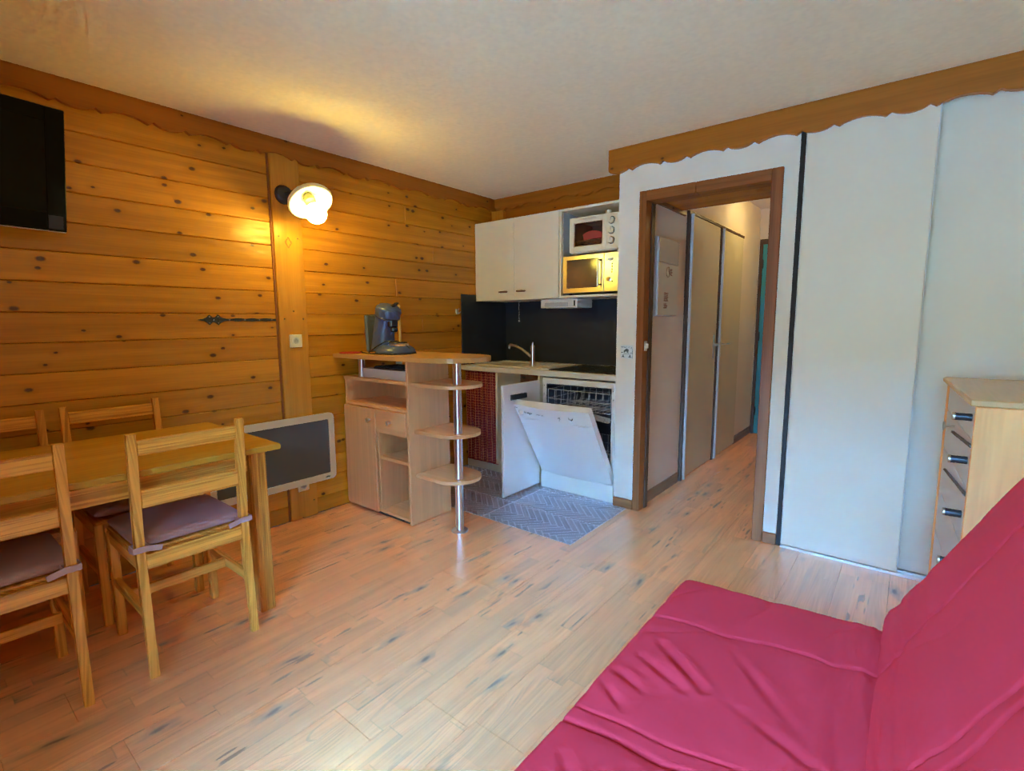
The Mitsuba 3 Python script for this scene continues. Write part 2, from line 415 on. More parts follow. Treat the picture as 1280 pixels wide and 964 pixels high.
for i in range(3):
    for j in range(4):
        part(fl, 'tile', box(TX[i] + .0045, TX[i + 1] - .0045, TY[j] + .0045, TY[j + 1] - .0045, -0.008, 0.0012, 0.0012), 'tile_print',
             label='grey kitchen floor tile printed with a herringbone of small bricks' if i + j == 0 else None)

# ceiling
struct('ceiling', 'cream rough-plastered ceiling')
solo('ceiling', cat(box(XL - .1, XR + .1, YB - .1, YF + .05, H, H + .1), box(XL - .1, -1.44, YF + .05, YK + .1, H, H + .1)), 'ceiling_crepi')
struct('hall_ceiling', 'plain ceiling of the hallway')
solo('hall_ceiling', box(HX0 - .1, HX1 + .1, YF + .08, HY1 + .1, HH, HH + .06), 'hall_wall')

# left wall with its boards, post, trim
wl = struct('wall_left', 'wall of honey-coloured varnished pine boards')
solo(wl, box(XL - .12, XL - .014, YB - .1, YK + .1, 0, H), 'groove')
for k in range(-6, 12):
    z0, z1 = Z0 + k * PITCHZ, Z0 + (k + 1) * PITCHZ
    z0, z1 = max(z0, 0.0), min(z1, H)
    if z1 - z0 < 0.01:
        continue
    d = rng.uniform(-0.0006, 0.0006)
    part(wl, 'plank', box(XL - .014, XL + d, -0.259, 1.446, z0 + .0009, z1 - .0009, 0.0035), 'pine_plank')
    cuts = [1.62] + sorted(rng.uniform(1.9, 3.2, 1 if k % 2 else 0)) + [YK]
    for a, b in zip(cuts[:-1], cuts[1:]):
        d = rng.uniform(-0.003, 0.001)
        part(wl, 'plank', box(XL - .014, XL + d, a + .0004, b - .0004, z0 + .0009, z1 - .0009, 0.0030), 'pine_plank')
part(wl, 'post', box(XL - .014, XL + .014, 1.449, 1.625, 0, H, 0.004), 'pine_post', label='wide upright pine board dividing the wall')
part(wl, 'post_bead', box(XL - .014, XL + .006, 1.437, 1.449, 0, H, 0.002), 'post_line', label='narrow reddish bead along the post')
dm = Polygon([(0, .034), (.021, 0), (0, -.034), (-.021, 0)], [[(0, .026), (-.016, 0), (0, -.026), (.016, 0)]])
part(wl, 'diamond_mark', extrude(dm, 0.0012, axes((XL + .0138, 1.533, 1.690), (0, 1, 0), (0, 0, 1), (1, 0, 0))), 'post_line', label='small carved diamond outline')
for yy, zz in ((1.482, 1.245), (1.598, 1.245), (1.478, 1.72), (1.592, 1.72), (1.54, 1.29), (1.60, .10)):
    part(wl, 'screw', lathe([(0, .0016), (.0035, .0014), (.004, 0)], (XL + .014, yy, zz), (1, 0, 0), 10), 'iron')

# carved fascia boards below the ceiling
def scallop(length, ztop, ztooth, first):
    """The lower edge of the fascia: an arch, a tooth, a belly between two notches, a tooth, and so on (period 0.352 m)."""
    pts, s = [], -first
    while s < length:
        for t in np.linspace(0, .176, 11):               # arch
            pts.append((s + t, ztooth + 0.021 * math.sin(math.pi * t / .176) ** .8))
        for dx, dz in ((.022, .015),):                     # notch
            pts.append((s + .176 + dx, ztooth + dz))
        for t in np.linspace(0.10, 0.90, 9):               # belly
            pts.append((s + .176 + .022 + .132 * t, ztooth + .015 - 0.020 * math.sin(math.pi * t) ** .7))
        pts.append((s + .176 + .154, ztooth + .015))
        s += .352
    pts = [(max(0, min(length, a)), b) for a, b in pts]
    q = [(0, ztop)] + pts + [(length, ztop)]
    return Polygon(q).buffer(0)

def biggest(p):
    return max(getattr(p, 'geoms', [p]), key=lambda g: g.area)

t1 = struct('trim_1', 'carved pine fascia board along the top of the boarded wall')
solo(t1, extrude(biggest(scallop(3.44 + .259, H, 2.158, (-.259 - 0.703) % .352)), .024, axes((XL + .001, -.259, 0), (0, 1, 0), (0, 0, 1), (1, 0, 0))), 'pine_trim_y')
# (the board's local x runs along +y, local y is height, thickness along +x)
t2 = struct('trim_2', 'carved pine fascia board above the doorway and closet')
solo(t2, extrude(biggest(scallop(XR + 1.557, H, 2.124, (-1.557 + 1.41) % .352)), .028, axes((-1.557, YF - .002, 0), (1, 0, 0), (0, 0, 1), (0, -1, 0))), 'pine_trim_x')
t3 = struct('trim_3', 'carved pine fascia board above the kitchen wall cupboards')
solo(t3, extrude(biggest(scallop(1.50, H, 2.165, .05)), .022, axes((-2.93, 3.41, 0), (1, 0, 0), (0, 0, 1), (0, -1, 0))), 'pine_trim_x')

# kitchen back wall, boxing above the cupboards
wk = struct('wall_kitchen', 'back wall of the kitchen corner')
solo(wk, box(XL - .1, -1.40, YK, YK + .1, 0, H), 'white_wall')
part(wk, 'boxing_board', box(XL, -1.495, 3.412, YK, 2.03, H), 'pine_trim_x', label='pine boarding between cupboards and ceiling')
part(wk, 'corner_board', box(-2.929, -2.80, 3.37, 3.411, 2.03, 2.158, .002), 'pine_post', label='short upright pine board in the corner')
part(wk, 'splash_panel', box(XL + .0015, -1.497, YK - .008, YK - .0005, .87, 1.40), 'dark_splash', label='charcoal splashback panel')
part(wl, 'splash_panel', box(XL + .0015, XL + .0075, 2.977, YK - .009, .87, 1.447, .0015), 'dark_splash', label='charcoal splashback panel')

# wall between the kitchen and the hall with the doorway
wd = struct('wall_doorway', 'white plastered wall around the hallway opening')
DX0, DX1, DZ = -1.355, -0.58, 1.99
solo(wd, cat(box(-1.495, DX0 + .02, YF, YF + .10, 0, H), box(DX0 + .02, DX1 - .02, YF, YF + .10, DZ - .02, HH + .05), box(DX1 - .02, -0.512, YF, YF + .10, 0, H),
             box(-1.495, HX0 - .002, YF + .1, YK + .05, 0, H)), 'white_wall')
tr = struct('door_frame_1', 'reddish brown wooden frame around the hallway opening')
part(tr, 'jamb', box(DX0, DX0 + .046, YF - .014, YF + .11, 0, DZ, .003), 'frame_wood_z')
part(tr, 'jamb', box(DX1 - .054, DX1, YF - .014, YF + .11, 0, DZ, .003), 'frame_wood_z')
part(tr, 'lintel', box(DX0 + .046, -1.02, YF - .014, YF + .11, DZ - .060, DZ, .003), 'frame_wood_x')
part(tr, 'lintel', box(-1.0185, DX1 - .054, YF - .014, YF + .11, DZ - .060, DZ, .003), 'frame_wood_x')
part(tr, 'stop', box(DX0 + .046, DX0 + .052, YF + .06, YF + .11, 0, DZ - .06, .002), 'dark_frame', label='dark rebate strip')
struct('baseboard_doorway', 'varnished wooden baseboard left of the hallway opening')
solo('baseboard_doorway', box(-1.492, DX0 - .001, YF - .012, YF - .0005, 0, .062, .002), 'frame_wood_x')
struct('baseboard_closet', 'short varnished wooden baseboard beside the closet')
solo('baseboard_closet', box(DX1 + .001, -0.513, YF - .012, YF - .0005, 0, .062, .002), 'frame_wood_x')

# hallway
wh = struct('wall_hall_left', 'beige left wall of the hallway')
solo(wh, box(HX0 - .10, HX0, YF + .1, HY1, 0, HH), 'hall_wall')
struct('wall_hall_right', 'right wall of the hallway')
solo('wall_hall_right', box(HX1, HX1 + .1, YF + .1, HY1, 0, HH), 'hall_wall')
struct('wall_hall_end', 'end wall of the hallway with the turquoise entrance door')
solo('wall_hall_end', box(HX0 - .1, HX1 + .1, HY1, HY1 + .1, 0, HH), 'hall_wall')
so = struct('hall_soffit', 'boarded wooden soffit just inside the hallway opening')
solo(so, box(HX0 + .001, HX1 - .001, YF + .115, 3.63, 1.995, HH - .001), 'hall_wall')
for i in range(5):
    part(so, 'plank', box(HX0 + .001, HX1 - .001, YF + .115 + i * .103, YF + .115 + (i + 1) * .103 - .001, 1.980, 1.995, .003), 'pine_trim_x')
part(so, 'edge_strip', box(HX0 + .0005, HX0 + .02, YF + .115, 3.63, 1.955, 1.9795, .002), 'skirt_wood')
struct('baseboard_hall', 'dark brown baseboard along the hallway wall')
solo('baseboard_hall', cat(box(HX0 + .0005, HX0 + .013, YF + .112, 3.665, 0, .075, .002), box(HX0 + .0005, HX0 + .013, 5.15, HY1 - .001, 0, .075, .002)), 'skirt_wood')

def hall_door(n, y0, y1, label, handle_y, flip):
    d = struct(f'door_{n}', label)
    part(d, 'frame', cat(box(HX0 + .0005, HX0 + .024, y0 - .028, y0, 0, 1.995, .002), box(HX0 + .0005, HX0 + .022, y0 - .028, y1 + .01, 1.985, 2.005, .002)), 'dark_frame')
    part(d, 'leaf', box(HX0 + .001, HX0 + .018, y0 + .002, y1, .012, 1.983, .002), 'hall_door')
    part(d, 'leaf_edge', box(HX0 + .0182, HX0 + .042, y0 + .0005, y0 + .016, .008, 1.983, .001), 'hall_door_edge')
    h = part(d, 'handle', box(HX0 + .018, HX0 + .024, handle_y - .018, handle_y + .018, .90, 1.10, .003), 'chrome', label='chrome handle plate with lever')
    part(h, 'lever', tube([(HX0 + .022, handle_y, 1.02), (HX0 + .062, handle_y, 1.02), (HX0 + .068, handle_y + flip * .02, 1.02), (HX0 + .066, handle_y + flip * .115, 1.018)], .008, 8), 'chrome', smooth=40)
    for zz in (.25, 1.74):
        part(d, 'hinge', rod((HX0 + .02, y0 - .004, zz - .035), (HX0 + .02, y0 - .004, zz + .035), .006, 8), 'steel_flat')
hall_door(1, 3.715, 4.425, 'nearer pale beige door in the hallway wall', 4.36, -1)
hall_door(2, 4.47, 5.14, 'farther pale beige door in the hallway wall', 4.54, 1)
d3 = struct('door_3', 'turquoise entrance door at the end of the hallway')
part(d3, 'frame', cat(box(-1.330, -1.300, HY1 - .02, HY1 - .0005, 0, 2.03, .002), box(-1.330, HX1, HY1 - .02, HY1 - .0005, 2.0, 2.05, .002)), 'dark_frame')
part(d3, 'leaf', box(-1.299, HX1 - .002, HY1 - .015, HY1 - .0005, .005, 1.998, .002), 'teal_paint')
for zz in (.25, 1.05, 1.8):
    part(d3, 'hinge', rod((-1.294, HY1 - .018, zz - .045), (-1.294, HY1 - .018, zz + .045), .007, 8), 'dark_metal')

# closet with its sliding doors
cl = struct('closet_wall', 'closet behind the sliding doors')
solo(cl, box(-0.511, XR + .1, YF + .095, YF + .14, 0, H), 'white_wall')
part(cl, 'side_strip', box(-0.511, -0.489, YF - .012, YF + .03, 0.004, 2.16, .002), 'brown_black', label='black-brown closing strip at the closet edge')
part(cl, 'floor_rail', cat(box(-0.488, XR, YF - .018, YF + .075, 0.0005, .006), box(-0.488, XR, YF - .018, YF - .013, .006, .013), box(-0.488, XR, YF + .028, YF + .032, .006, .013)), 'gloss_white', label='white floor rail with two tracks')
part(cl, 'top_board', box(-0.488, XR, YF + .0005, YF + .094, 2.17, H), 'white_wall')
d4 = struct('door_4', 'front white sliding closet door beside the doorway')
part(d4, 'panel', box(-0.484, .012, YF - .010, YF + .012, .014, 2.165, .002), 'sliding_white')
part(d4, 'edge_profile', box(.0125, .017, YF - .011, YF + .013, .0135, 2.166, .001), 'label_grey')
part(d4, 'edge_profile', box(-0.488, -0.4845, YF - .011, YF + .013, .0135, 2.166, .001), 'label_grey')
d5 = struct('door_5', 'rear white sliding closet door beside the chest of drawers')
part(d5, 'panel', box(-.02, XR - .002, YF + .040, YF + .060, .014, 2.165, .002), 'sliding_white')

# right wall, wall behind the camera with the balcony window
struct('wall_right', 'unseen wall behind the sofa, pine finish added for warm bounce light')
solo('wall_right', box(XR, XR + .1, YB - .1, YF + .14, 0, H), 'pine_plank')  # out of view; pine finish put in to warm the bounced light
WX0, WX1, WZ0, WZ1 = -0.98, 0.77, 0.06, 2.12
struct('wall_rear_left', 'wall at the table end forward of the window, pine finish added to cut bounce')
solo('wall_rear_left', box(XL - .1, -1.06, YB - .1, -0.26, 0, H), 'pine_plank')  # out of view; pine finish put in to lower the ambient light
struct('wall_window', 'white wall with the balcony window')
solo('wall_window', cat(box(XL - .1, WX0, YB - .1, YB, 0, H), box(WX1, XR + .1, YB - .1, YB, 0, H), box(WX0, WX1, YB - .1, YB, 0, WZ0), box(WX0, WX1, YB - .1, YB, WZ1, H)), 'white_wall')
# unseen wooded hill, added to keep the low sky out of the window
struct('added_hillside', 'unseen wooded hill added behind the camera to block the low sky')
ma = np.linspace(math.radians(180), math.radians(360), 121)
mr = 1.2 + 60.0 * np.tan(np.radians(12.0 + 5.0 * meshkit.fbm(np.stack([ma * 4, ma * 0, ma * 0], -1), 4, 3)))
mv = np.vstack([np.stack([60 * np.cos(ma), 60 * np.sin(ma), ma * 0 - 12], -1), np.stack([64 * np.cos(ma), 64 * np.sin(ma), mr], -1), np.stack([70 * np.cos(ma), 70 * np.sin(ma), ma * 0 - 12], -1)])
mf = [[r * 121 + i, r * 121 + i + 1, (r + 1) * 121 + i + 1, (r + 1) * 121 + i] for r in (0, 1) for i in range(120)]
solo('added_hillside', (mv, np.array(mf)), 'forest')
w1 = struct('window_1', 'balcony window behind the camera')
part(w1, 'frame', cat(box(WX0, WX0 + .05, YB - .08, YB - .02, WZ0, WZ1), box(WX1 - .05, WX1, YB - .08, YB - .02, WZ0, WZ1), box(WX0 + .05, WX1 - .05, YB - .08, YB - .02, WZ0, WZ0 + .05),
                      box(WX0 + .05, WX1 - .05, YB - .08, YB - .02, WZ1 - .05, WZ1)), 'gloss_white')

part(w1, 'pane', trimesh.Trimesh([[WX0 + .05, YB - .05, WZ0 + .05], [WX1 - .05, YB - .05, WZ0 + .05], [WX1 - .05, YB - .05, WZ1 - .05], [WX0 + .05, YB - .05, WZ1 - .05]], [[0, 1, 2], [0, 2, 3]]), 'oven_glass')
# ================================================================== LEFT WALL: television, lamp, hinge, sockets, heater
tv = thing('television', 'black flat television mounted on the boarded wall', 'television')
TY0, TY1, TZ0, TZ1, TF = -0.19, 0.520, 1.607, 2.080, -2.83
def lean(m):
    m = rot(m, math.radians(12.5), (0, 1, 0), (TF, 0, TZ0))
    return rot(m, math.radians(8.0), (0, 0, 1), (TF, TY1, 0))
part(tv, 'casing', lean(box(TF - .045, TF - .004, TY0, TY1, TZ0, TZ1, .006)), 'black_plastic')
part(tv, 'bezel', lean(cat(box(TF - .004, TF + .006, TY1 - .062, TY1, TZ0, TZ1, .003), box(TF - .004, TF + .006, TY0, TY0 + .062, TZ0, TZ1, .003),
                      box(TF - .004, TF + .006, TY0 + .06, TY1 - .06, TZ1 - .055, TZ1, .003), box(TF - .004, TF + .006, TY0 + .06, TY1 - .06, TZ0, TZ0 + .072, .003))), 'black_gloss')
part(tv, 'screen', lean(box(TF - .0035, TF + .001, TY0 + .06, TY1 - .06, TZ0 + .07, TZ1 - .053)), 'tv_screen', label='dark glossy screen')
part(tv, 'bottom_strip', lean(box(TF - .004, TF + .007, TY0 + .01, TY1 - .004, TZ0 - .005, TZ0, .001)), 'steel_flat', label='thin silver strip')
part(tv, 'corner_badge', lean(box(TF + .006, TF + .0068, TY1 - .060, TY1 - .012, TZ0 + .008, TZ0 + .062)), 'dark_metal')
part(tv, 'wall_bracket', box(XL + .0005, TF + .022, .05, .25, 1.80, 1.92), 'dark_metal')

# wall lamp: black base, arm, opal dish open towards the room and the floor, globe bulb
LC = np.array([-2.665, 1.535, 1.900])
AX = np.array([0.60, 0.0, -0.80])
AX /= np.linalg.norm(AX)
la = thing('wall_lamp', 'wall lamp with an opal glass dish and round lit bulb on a black base', 'wall lamp')
part(la, 'base', lathe([(0, .026), (.03, .024), (.048, .016), (.054, 0)], (XL + .0142, 1.522, 1.958), (1, 0, 0)), 'iron', smooth=50, label='round black wall base')
part(la, 'arm', tube([(XL + .036, 1.522, 1.958), (-2.80, 1.530, 1.962), tuple(LC - AX * .045)], .010, 10), 'iron', smooth=50)
dish = [(.017, -.050), (.028, -.048), (.055, -.036), (.085, -.020), (.108, -.004), (.119, .010), (.123, .022), (.119, .031), (.110, .033), (.100, .022), (.080, .004), (.052, -.014), (.030, -.024), (.022, -.026)]
part(la, 'dish', lathe(dish, LC, AX, 56), 'opal_dish', smooth=True, label='white opal glass dish')
part(la, 'socket', lathe([(0, -.052), (.019, -.052), (.026, -.02), (.030, .0), (.030, .022), (.0, .024)], LC, AX, 24), 'dark_metal', smooth=40)
scene[la + '__bulb'] = mikit.ply(ball(LC + AX * .108, .057, 3), 'lamp_globe_glass', smooth=True, emitter={'type': 'area', 'radiance': rgb(*LAMP_POWER)})
labels[la + '__bulb'] = {'label': 'round lit globe bulb'}

hs = thing('strap_hinge', 'black wrought iron strap hinge ornament on the pine boards', 'ornament')
tip = [(1.022, 0), (1.050, .006), (1.066, .012), (1.080, .028), (1.094, .012), (1.106, .013), (1.122, .028), (1.140, .012), (1.160, .006), (1.185, .0055)]
top = tip + [(1.225, .009), (1.262, .0055), (1.300, .009), (1.338, .0055), (1.376, .009), (1.412, .006), (1.436, .006)]
strap = Polygon(top + [(a, -b) for a, b in reversed(top)])
part(hs, 'strap', extrude(strap, .004, axes((XL + .0005, 0, 1.240), (0, 1, 0), (0, 0, 1), (1, 0, 0))), 'iron')
for yy, zz in ((1.080, .016), (1.080, -.016), (1.122, .016), (1.122, -.016), (1.10, 0), (1.18, 0), (1.26, 0), (1.34, 0), (1.41, 0)):
    part(hs, 'stud', ball((XL + .005, yy, 1.240 + zz), .0032, 1), 'steel_flat')

def socket(name, label, y, z, s=.078, x=XL + .0145, cutdown=0.0):
    k = thing(name, label, 'socket')
    part(k, 'plate', box(x, x + .010, y - s / 2, y + s / 2, z - s / 2, z + s / 2 - cutdown, .003), 'socket_white')
    ring = lathe([(.017, .0102), (.020, .0112), (.0225, .0102)], (x, y, z), (1, 0, 0), 24)
    part(k, 'ring', ring, 'label_grey', smooth=30)
    part(k, 'recess', lathe([(0, .0103), (.0168, .0103)], (x, y, z), (1, 0, 0), 20), 'dw_grey')
    for dy, dz in ((-.006, 0), (.006, 0), (0, .008)):
        part(k, 'hole', lathe([(0, .0108), (.0028, .0108), (.0028, .0100)], (x, y + dy, z + dz), (1, 0, 0), 8), 'socket_dark')
    return k
socket('power_socket', 'white round-holed power socket on the wide pine post', 1.540, 1.114)
socket('power_socket', 'white power socket low on the post just under the heater', 1.533, .214, s=.07)

he = thing('electric_heater', 'light grey framed panel heater with a dark front on the boarded wall', 'heater')
HY0_, HY1_, HZ0, HZ1, HF = 0.985, 1.735, .228, .655, -2.862
rr = Polygon(rounded_rect(HY0_, HY1_, HZ0, HZ1, .03, 8), [rounded_rect(HY0_ + .038, HY1_ - .038, HZ0 + .040, HZ1 - .040, .006, 4)])
part(he, 'frame', extrude(rr, .014, axes((HF - .014, 0, 0), (0, 1, 0), (0, 0, 1), (1, 0, 0))), 'heater_grey', label='light grey rounded frame')
part(he, 'body', box(XL + .016, HF - .0142, HY0_ + .006, HY1_ - .006, HZ0 + .006, HZ1 - .006, .004), 'heater_grey')
part(he, 'front_panel', box(HF - .014, HF - .007, HY0_ + .036, HY1_ - .036, HZ0 + .038, HZ1 - .038), 'heater_dark', label='dark grey ribbed front')
part(he, 'logo_plate', box(HF, HF + .0008, HY1_ - .075, HY1_ - .045, HZ0 + .014, HZ0 + .022), 'print_dark')

hk = thing('wall_hook', 'small chrome double hook on the boards beside the dark splashback', 'hook')
part(hk, 'plate', box(XL + .0005, XL + .005, 2.915, 2.945, 1.285, 1.325, .002), 'chrome')
for s, z in ((0, 1.318), (1, 1.296)):
    a = [(XL + .004, 2.922 + s * .016, z + .004), (XL + .02, 2.922 + s * .016, z - .004), (XL + .03, 2.922 + s * .016, z + .002), (XL + .032, 2.922 + s * .016, z + .012)]
    part(hk, 'prong', tube(a, .0035, 8), 'chrome', smooth=50)
st = thing('wooden_rod', 'thin pale wooden strip upright on the boards behind the coffee machine', 'rod')
solo(st, box(XL + .0015, XL + .014, 2.325, 2.343, 1.045, 1.345, .003), 'pale_strip')

# ================================================================== DINING TABLE AND CHAIRS
ta = thing('dining_table', 'honey pine dining table beside the boarded wall, among four chairs', 'table')
TBX0, TBX1, TBY0, TBY1, TBZ = -2.79, -2.035, -0.215, 0.985, .722
part(ta, 'tabletop', box(TBX0, TBX1, TBY0, TBY1, TBZ - .024, TBZ, .004), 'table_wood')
for x in (TBX0 + .035, TBX1 - .095):
    for y in (TBY0 + .05, TBY1 - .112):
        part(ta, 'leg', box(x, x + .060, y, y + .062, 0, TBZ - .0245, .004), 'table_leg_wood')
part(ta, 'apron', box(TBX1 - .085, TBX1 - .063, TBY0 + .113, TBY1 - .113, TBZ - .105, TBZ - .0245, .002), 'chair_wood_y')
part(ta, 'apron', box(TBX0 + .060, TBX0 + .082, TBY0 + .113, TBY1 - .113, TBZ - .105, TBZ - .0245, .002), 'chair_wood_y')
part(ta, 'apron', box(TBX0 + .096, TBX1 - .096, TBY1 - .095, TBY1 - .073, TBZ - .105, TBZ - .0245, .002), 'chair_wood_x')
part(ta, 'apron', box(TBX0 + .096, TBX1 - .096, TBY0 + .07, TBY0 + .092, TBZ - .105, TBZ - .0245, .002), 'chair_wood_x')

def leaning_post(y0, y1, foot, seat, head, ztop, ch=.003):
    """A rear leg and back post in one: x centre at the foot, at seat height and at the top."""
    w = .016
    prof = [(foot - w * .7, 0), (foot + w * .7, 0), (seat + w, .42), (seat + w, .50), (head + w * .8, ztop), (head - w * .8, ztop), (seat - w, .50), (seat - w, .42)]
    return extrude(Polygon(prof), y1 - y0, axes((0, y1, 0), (1, 0, 0), (0, 0, 1), (0, -1, 0)))

def lerpx(z, seat, head, ztop):
    return seat + (head - seat) * max(0, (z - .5)) / (ztop - .5)

CW, CD = .365, .36
def slat_mesh(z0, z1, seat, head, ztop, y0, y1):
    xa, xb = lerpx(z0, seat, head, ztop), lerpx(z1, seat, head, ztop)
    m = box(-.009, .009, y0, y1, z0, z1, .004)
    v = np.array(m.vertices)
    v[:, 0] += xa + (xb - xa) * (v[:, 2] - z0) / (z1 - z0)
    m.vertices = v
    return m
hw = CW / 2
RX, HXD, ZT = .178, .205, .862
CHAIR = []
for s in (-1, 1):
    y0, y1 = (s * hw - .013 - s * .013, s * hw + .013 - s * .013)
    CHAIR.append(('leg', mikit.ply(leaning_post(y0, y1, RX + .028, RX, HXD, ZT), 'chair_wood_z')))
for s in (-1, 1):
    y0, y1 = (s * hw - .015 - s * .015, s * hw + .015 - s * .015)
    CHAIR.append(('leg', mikit.ply(box(RX - CD - .015, RX - CD + .015, y0, y1, 0, .43, .003), 'chair_wood_z')))
CHAIR.append(('back_slat', mikit.ply(slat_mesh(.785, .838, RX, HXD, ZT, -hw + .0255, hw - .0255), 'chair_wood_y')))
CHAIR.append(('back_slat', mikit.ply(slat_mesh(.600, .662, RX, HXD, ZT, -hw + .0255, hw - .0255), 'chair_wood_y')))
CHAIR.append(('seat_rail', mikit.ply(box(RX - .012, RX + .012, -hw + .0255, hw - .0255, .382, .436, .003), 'chair_wood_y')))
CHAIR.append(('seat_rail', mikit.ply(box(RX - CD - .010, RX - CD + .012, -hw + .0305, hw - .0305, .382, .430, .003), 'chair_wood_y')))
for s in (-1, 1):
    yy = s * (hw - .013)
    CHAIR.append(('seat_rail', mikit.ply(box(RX - CD + .0155, RX - .0165, yy - .010, yy + .010, .382, .430, .003), 'chair_wood_x')))
    CHAIR.append(('stretcher', mikit.ply(box(RX - CD + .0155, RX - .006, yy - .009, yy + .009, .205, .243, .003), 'chair_wood_x')))
CHAIR.append(('stretcher', mikit.ply(box(RX - .20, RX - .182, -hw + .0225, hw - .0225, .205, .243, .003), 'chair_wood_y')))
CHAIR.append(('seat', mikit.ply(box(RX - CD - .02, RX - .017, -hw + .004, hw - .004, .4305, .444, .004), 'chair_wood_x')))

def pad(w, d, t, nu=44, nv=44, disp=None, p=10.0, q=.42):
    """A soft closed slab: top and bottom sheets that meet at the border."""
    def spread(n):
        s = np.linspace(-1, 1, n)
        return np.sign(s) * (1 - (1 - np.abs(s)) ** 1.6)
    U, V = np.meshgrid(spread(nu), spread(nv), indexing='ij')
    h = np.maximum((1 - np.abs(U) ** p) * (1 - np.abs(V) ** p), 0) ** q
    top_ = np.stack([U * d / 2, V * w / 2, t / 2 * h], -1)
    bot = np.stack([U * d / 2, V * w / 2, -t / 2 * h], -1)
    if disp is not None:
        top_[..., 2] += disp(top_[..., 0], top_[..., 1]) * h
    v = np.vstack([top_.reshape(-1, 3), bot.reshape(-1, 3)])
    idx = np.arange(nu * nv).reshape(nu, nv)
    a, b, c, e = idx[:-1, :-1].ravel(), idx[1:, :-1].ravel(), idx[1:, 1:].ravel(), idx[:-1, 1:].ravel()
    f = np.vstack([np.stack([a, b, c], 1), np.stack([a, c, e], 1)])
    m = trimesh.Trimesh(v, np.vstack([f, f[:, ::-1] + nu * nv]), process=False)
    m.merge_vertices(digits_vertex=7)
    m.update_faces(m.nondegenerate_faces())
    return m

def cushion_disp(x, y):
    return .010 * (meshkit.fbm(np.stack([x * 9, y * 9, x * 0 + 3], -1), 3) - .5) - .006 * np.exp(-((x - .02) ** 2 + y ** 2) / .0012)
PADM = pad(.355, .345, .046, disp=cushion_disp)
PADM.apply_translation((RX - .19, 0, .468))
def tie(s):
    yy = s * (hw - .013)
    o, i = .024, .0205
    ring = Polygon([(RX - o, yy - o), (RX + o, yy - o), (RX + o, yy + o), (RX - o, yy + o)], [[(RX - i, yy - i), (RX - i, yy + i), (RX + i, yy + i), (RX + i, yy - i)]])
    m = extrude(ring, .020, axes((0, 0, .452), (1, 0, 0), (0, 1, 0), (0, 0, 1)))
    b = box(RX + .019, RX + .0225, yy - s * .062, yy - s * .018, .451, .471, .001)
    b.apply_transform(trimesh.transformations.rotation_matrix(s * .22, (1, 0, 0), (RX, yy - s * .018, .461)))
    b2 = box(RX - .034, RX + .004, yy + s * .0205, yy + s * .0235, .449, .469, .001)
    b2.apply_transform(trimesh.transformations.rotation_matrix(-.25, (0, 1, 0), (RX, yy, .461)))
    return cat(m, b, b2)
CUSH = [('pad', mikit.ply(PADM, 'cushion_mauve', smooth=True)), ('tie', mikit.ply(tie(1), 'tie_mauve')), ('tie', mikit.ply(tie(-1), 'tie_mauve'))]

SPOTS = [(-2.185, .633, 0, 'honey pine slat-back chair facing the table in front of its free end', 'mauve tied cushion on the near chair at the free end of the table'),
         (-2.200, .118, 0, 'honey pine slat-back chair at the near long side, cut off by the view edge', 'mauve tied cushion on the near chair cut off by the left edge'),
         (-2.665, .615, 180, 'honey pine slat-back chair against the boarded wall, right of the other wall-side chair', 'mauve cushion on the wall-side chair nearer the heater'),
         (-2.665, .200, 180, 'honey pine slat-back chair against the boarded wall under the television', 'mauve cushion on the wall-side chair under the television')]
for x, y, a, lc, lq in SPOTS:
    M = T().translate([x, y, 0]).rotate([0, 0, 1], a)
    k = thing('dining_chair', lc, 'chair', 'pine chairs around the dining table')
    for n_, d_ in CHAIR:
        part(k, n_, {**d_, 'to_world': M}, None)
    k = thing('chair_cushion', lq, 'cushion', 'mauve cushions on the dining chairs')
    for n_, d_ in CUSH:
        part(k, n_, {**d_, 'to_world': M}, None)

# ================================================================== BAR UNIT
bu = thing('bar_unit', 'beech bar counter unit with rounded shelves and a steel pole', 'bar counter')
BX0, BX1, BY0, BY1 = -2.912, -2.272, 1.858, 2.185
e = .017
part(bu, 'side_panel', box(BX1 - .018, BX1, BY0, BY1, .004, .995, .0015), 'beech_z')
part(bu, 'side_panel', box(BX0, BX0 + e, BY0 + .002, BY1, .004, .855, .0015), 'beech_z')
part(bu, 'back_panel', box(BX0 + e, BX1 - .018, BY1 - .010, BY1 - .001, .03, .855), 'beech_z')
part(bu, 'bottom_board', box(BX0 + e, BX1 - .018, BY0 + .002, BY1 - .010, .022, .040, .001), 'beech_x')
part(bu, 'plinth', box(BX0 + .01, BX1 - .02, BY0 + .02, BY0 + .035, .0005, .022), 'brown_black')
part(bu, 'shelf_board', box(BX0 - .004, BX1 - .018, BY0 - .004, BY1, .855, .874, .002), 'beech_x')
part(bu, 'shelf_board', box(BX0 + e, BX1 - .018, BY0 + .002, BY1 - .010, .690, .708, .0015), 'beech_x')
DVX = -2.578
part(bu, 'divider', box(DVX - .008, DVX + .008, BY0 + .004, BY1 - .010, .040, .690, .001), 'beech_z')
dd = part(bu, 'door', box(BX0 + .003, DVX - .002, BY0 - .016, BY0 - .0005, .024, .688, .002), 'beech_z')
part(dd, 'knob', lathe([(.006, 0), (.006, .012), (.013, .016), (.014, .024), (.009, .029), (0, .030)], (DVX - .05, BY0 - .016, .618), (0, -1, 0), 18), 'chrome', smooth=40)
dw_ = part(bu, 'drawer', box(DVX + .002, BX1 - .019, BY0 - .012, BY0 + .003, .545, .688, .002), 'beech_x')
part(dw_, 'knob', lathe([(.006, 0), (.006, .012), (.013, .016), (.014, .024), (.009, .029), (0, .030)], (-2.43, BY0 - .012, .620), (0, -1, 0), 18), 'chrome', smooth=40)
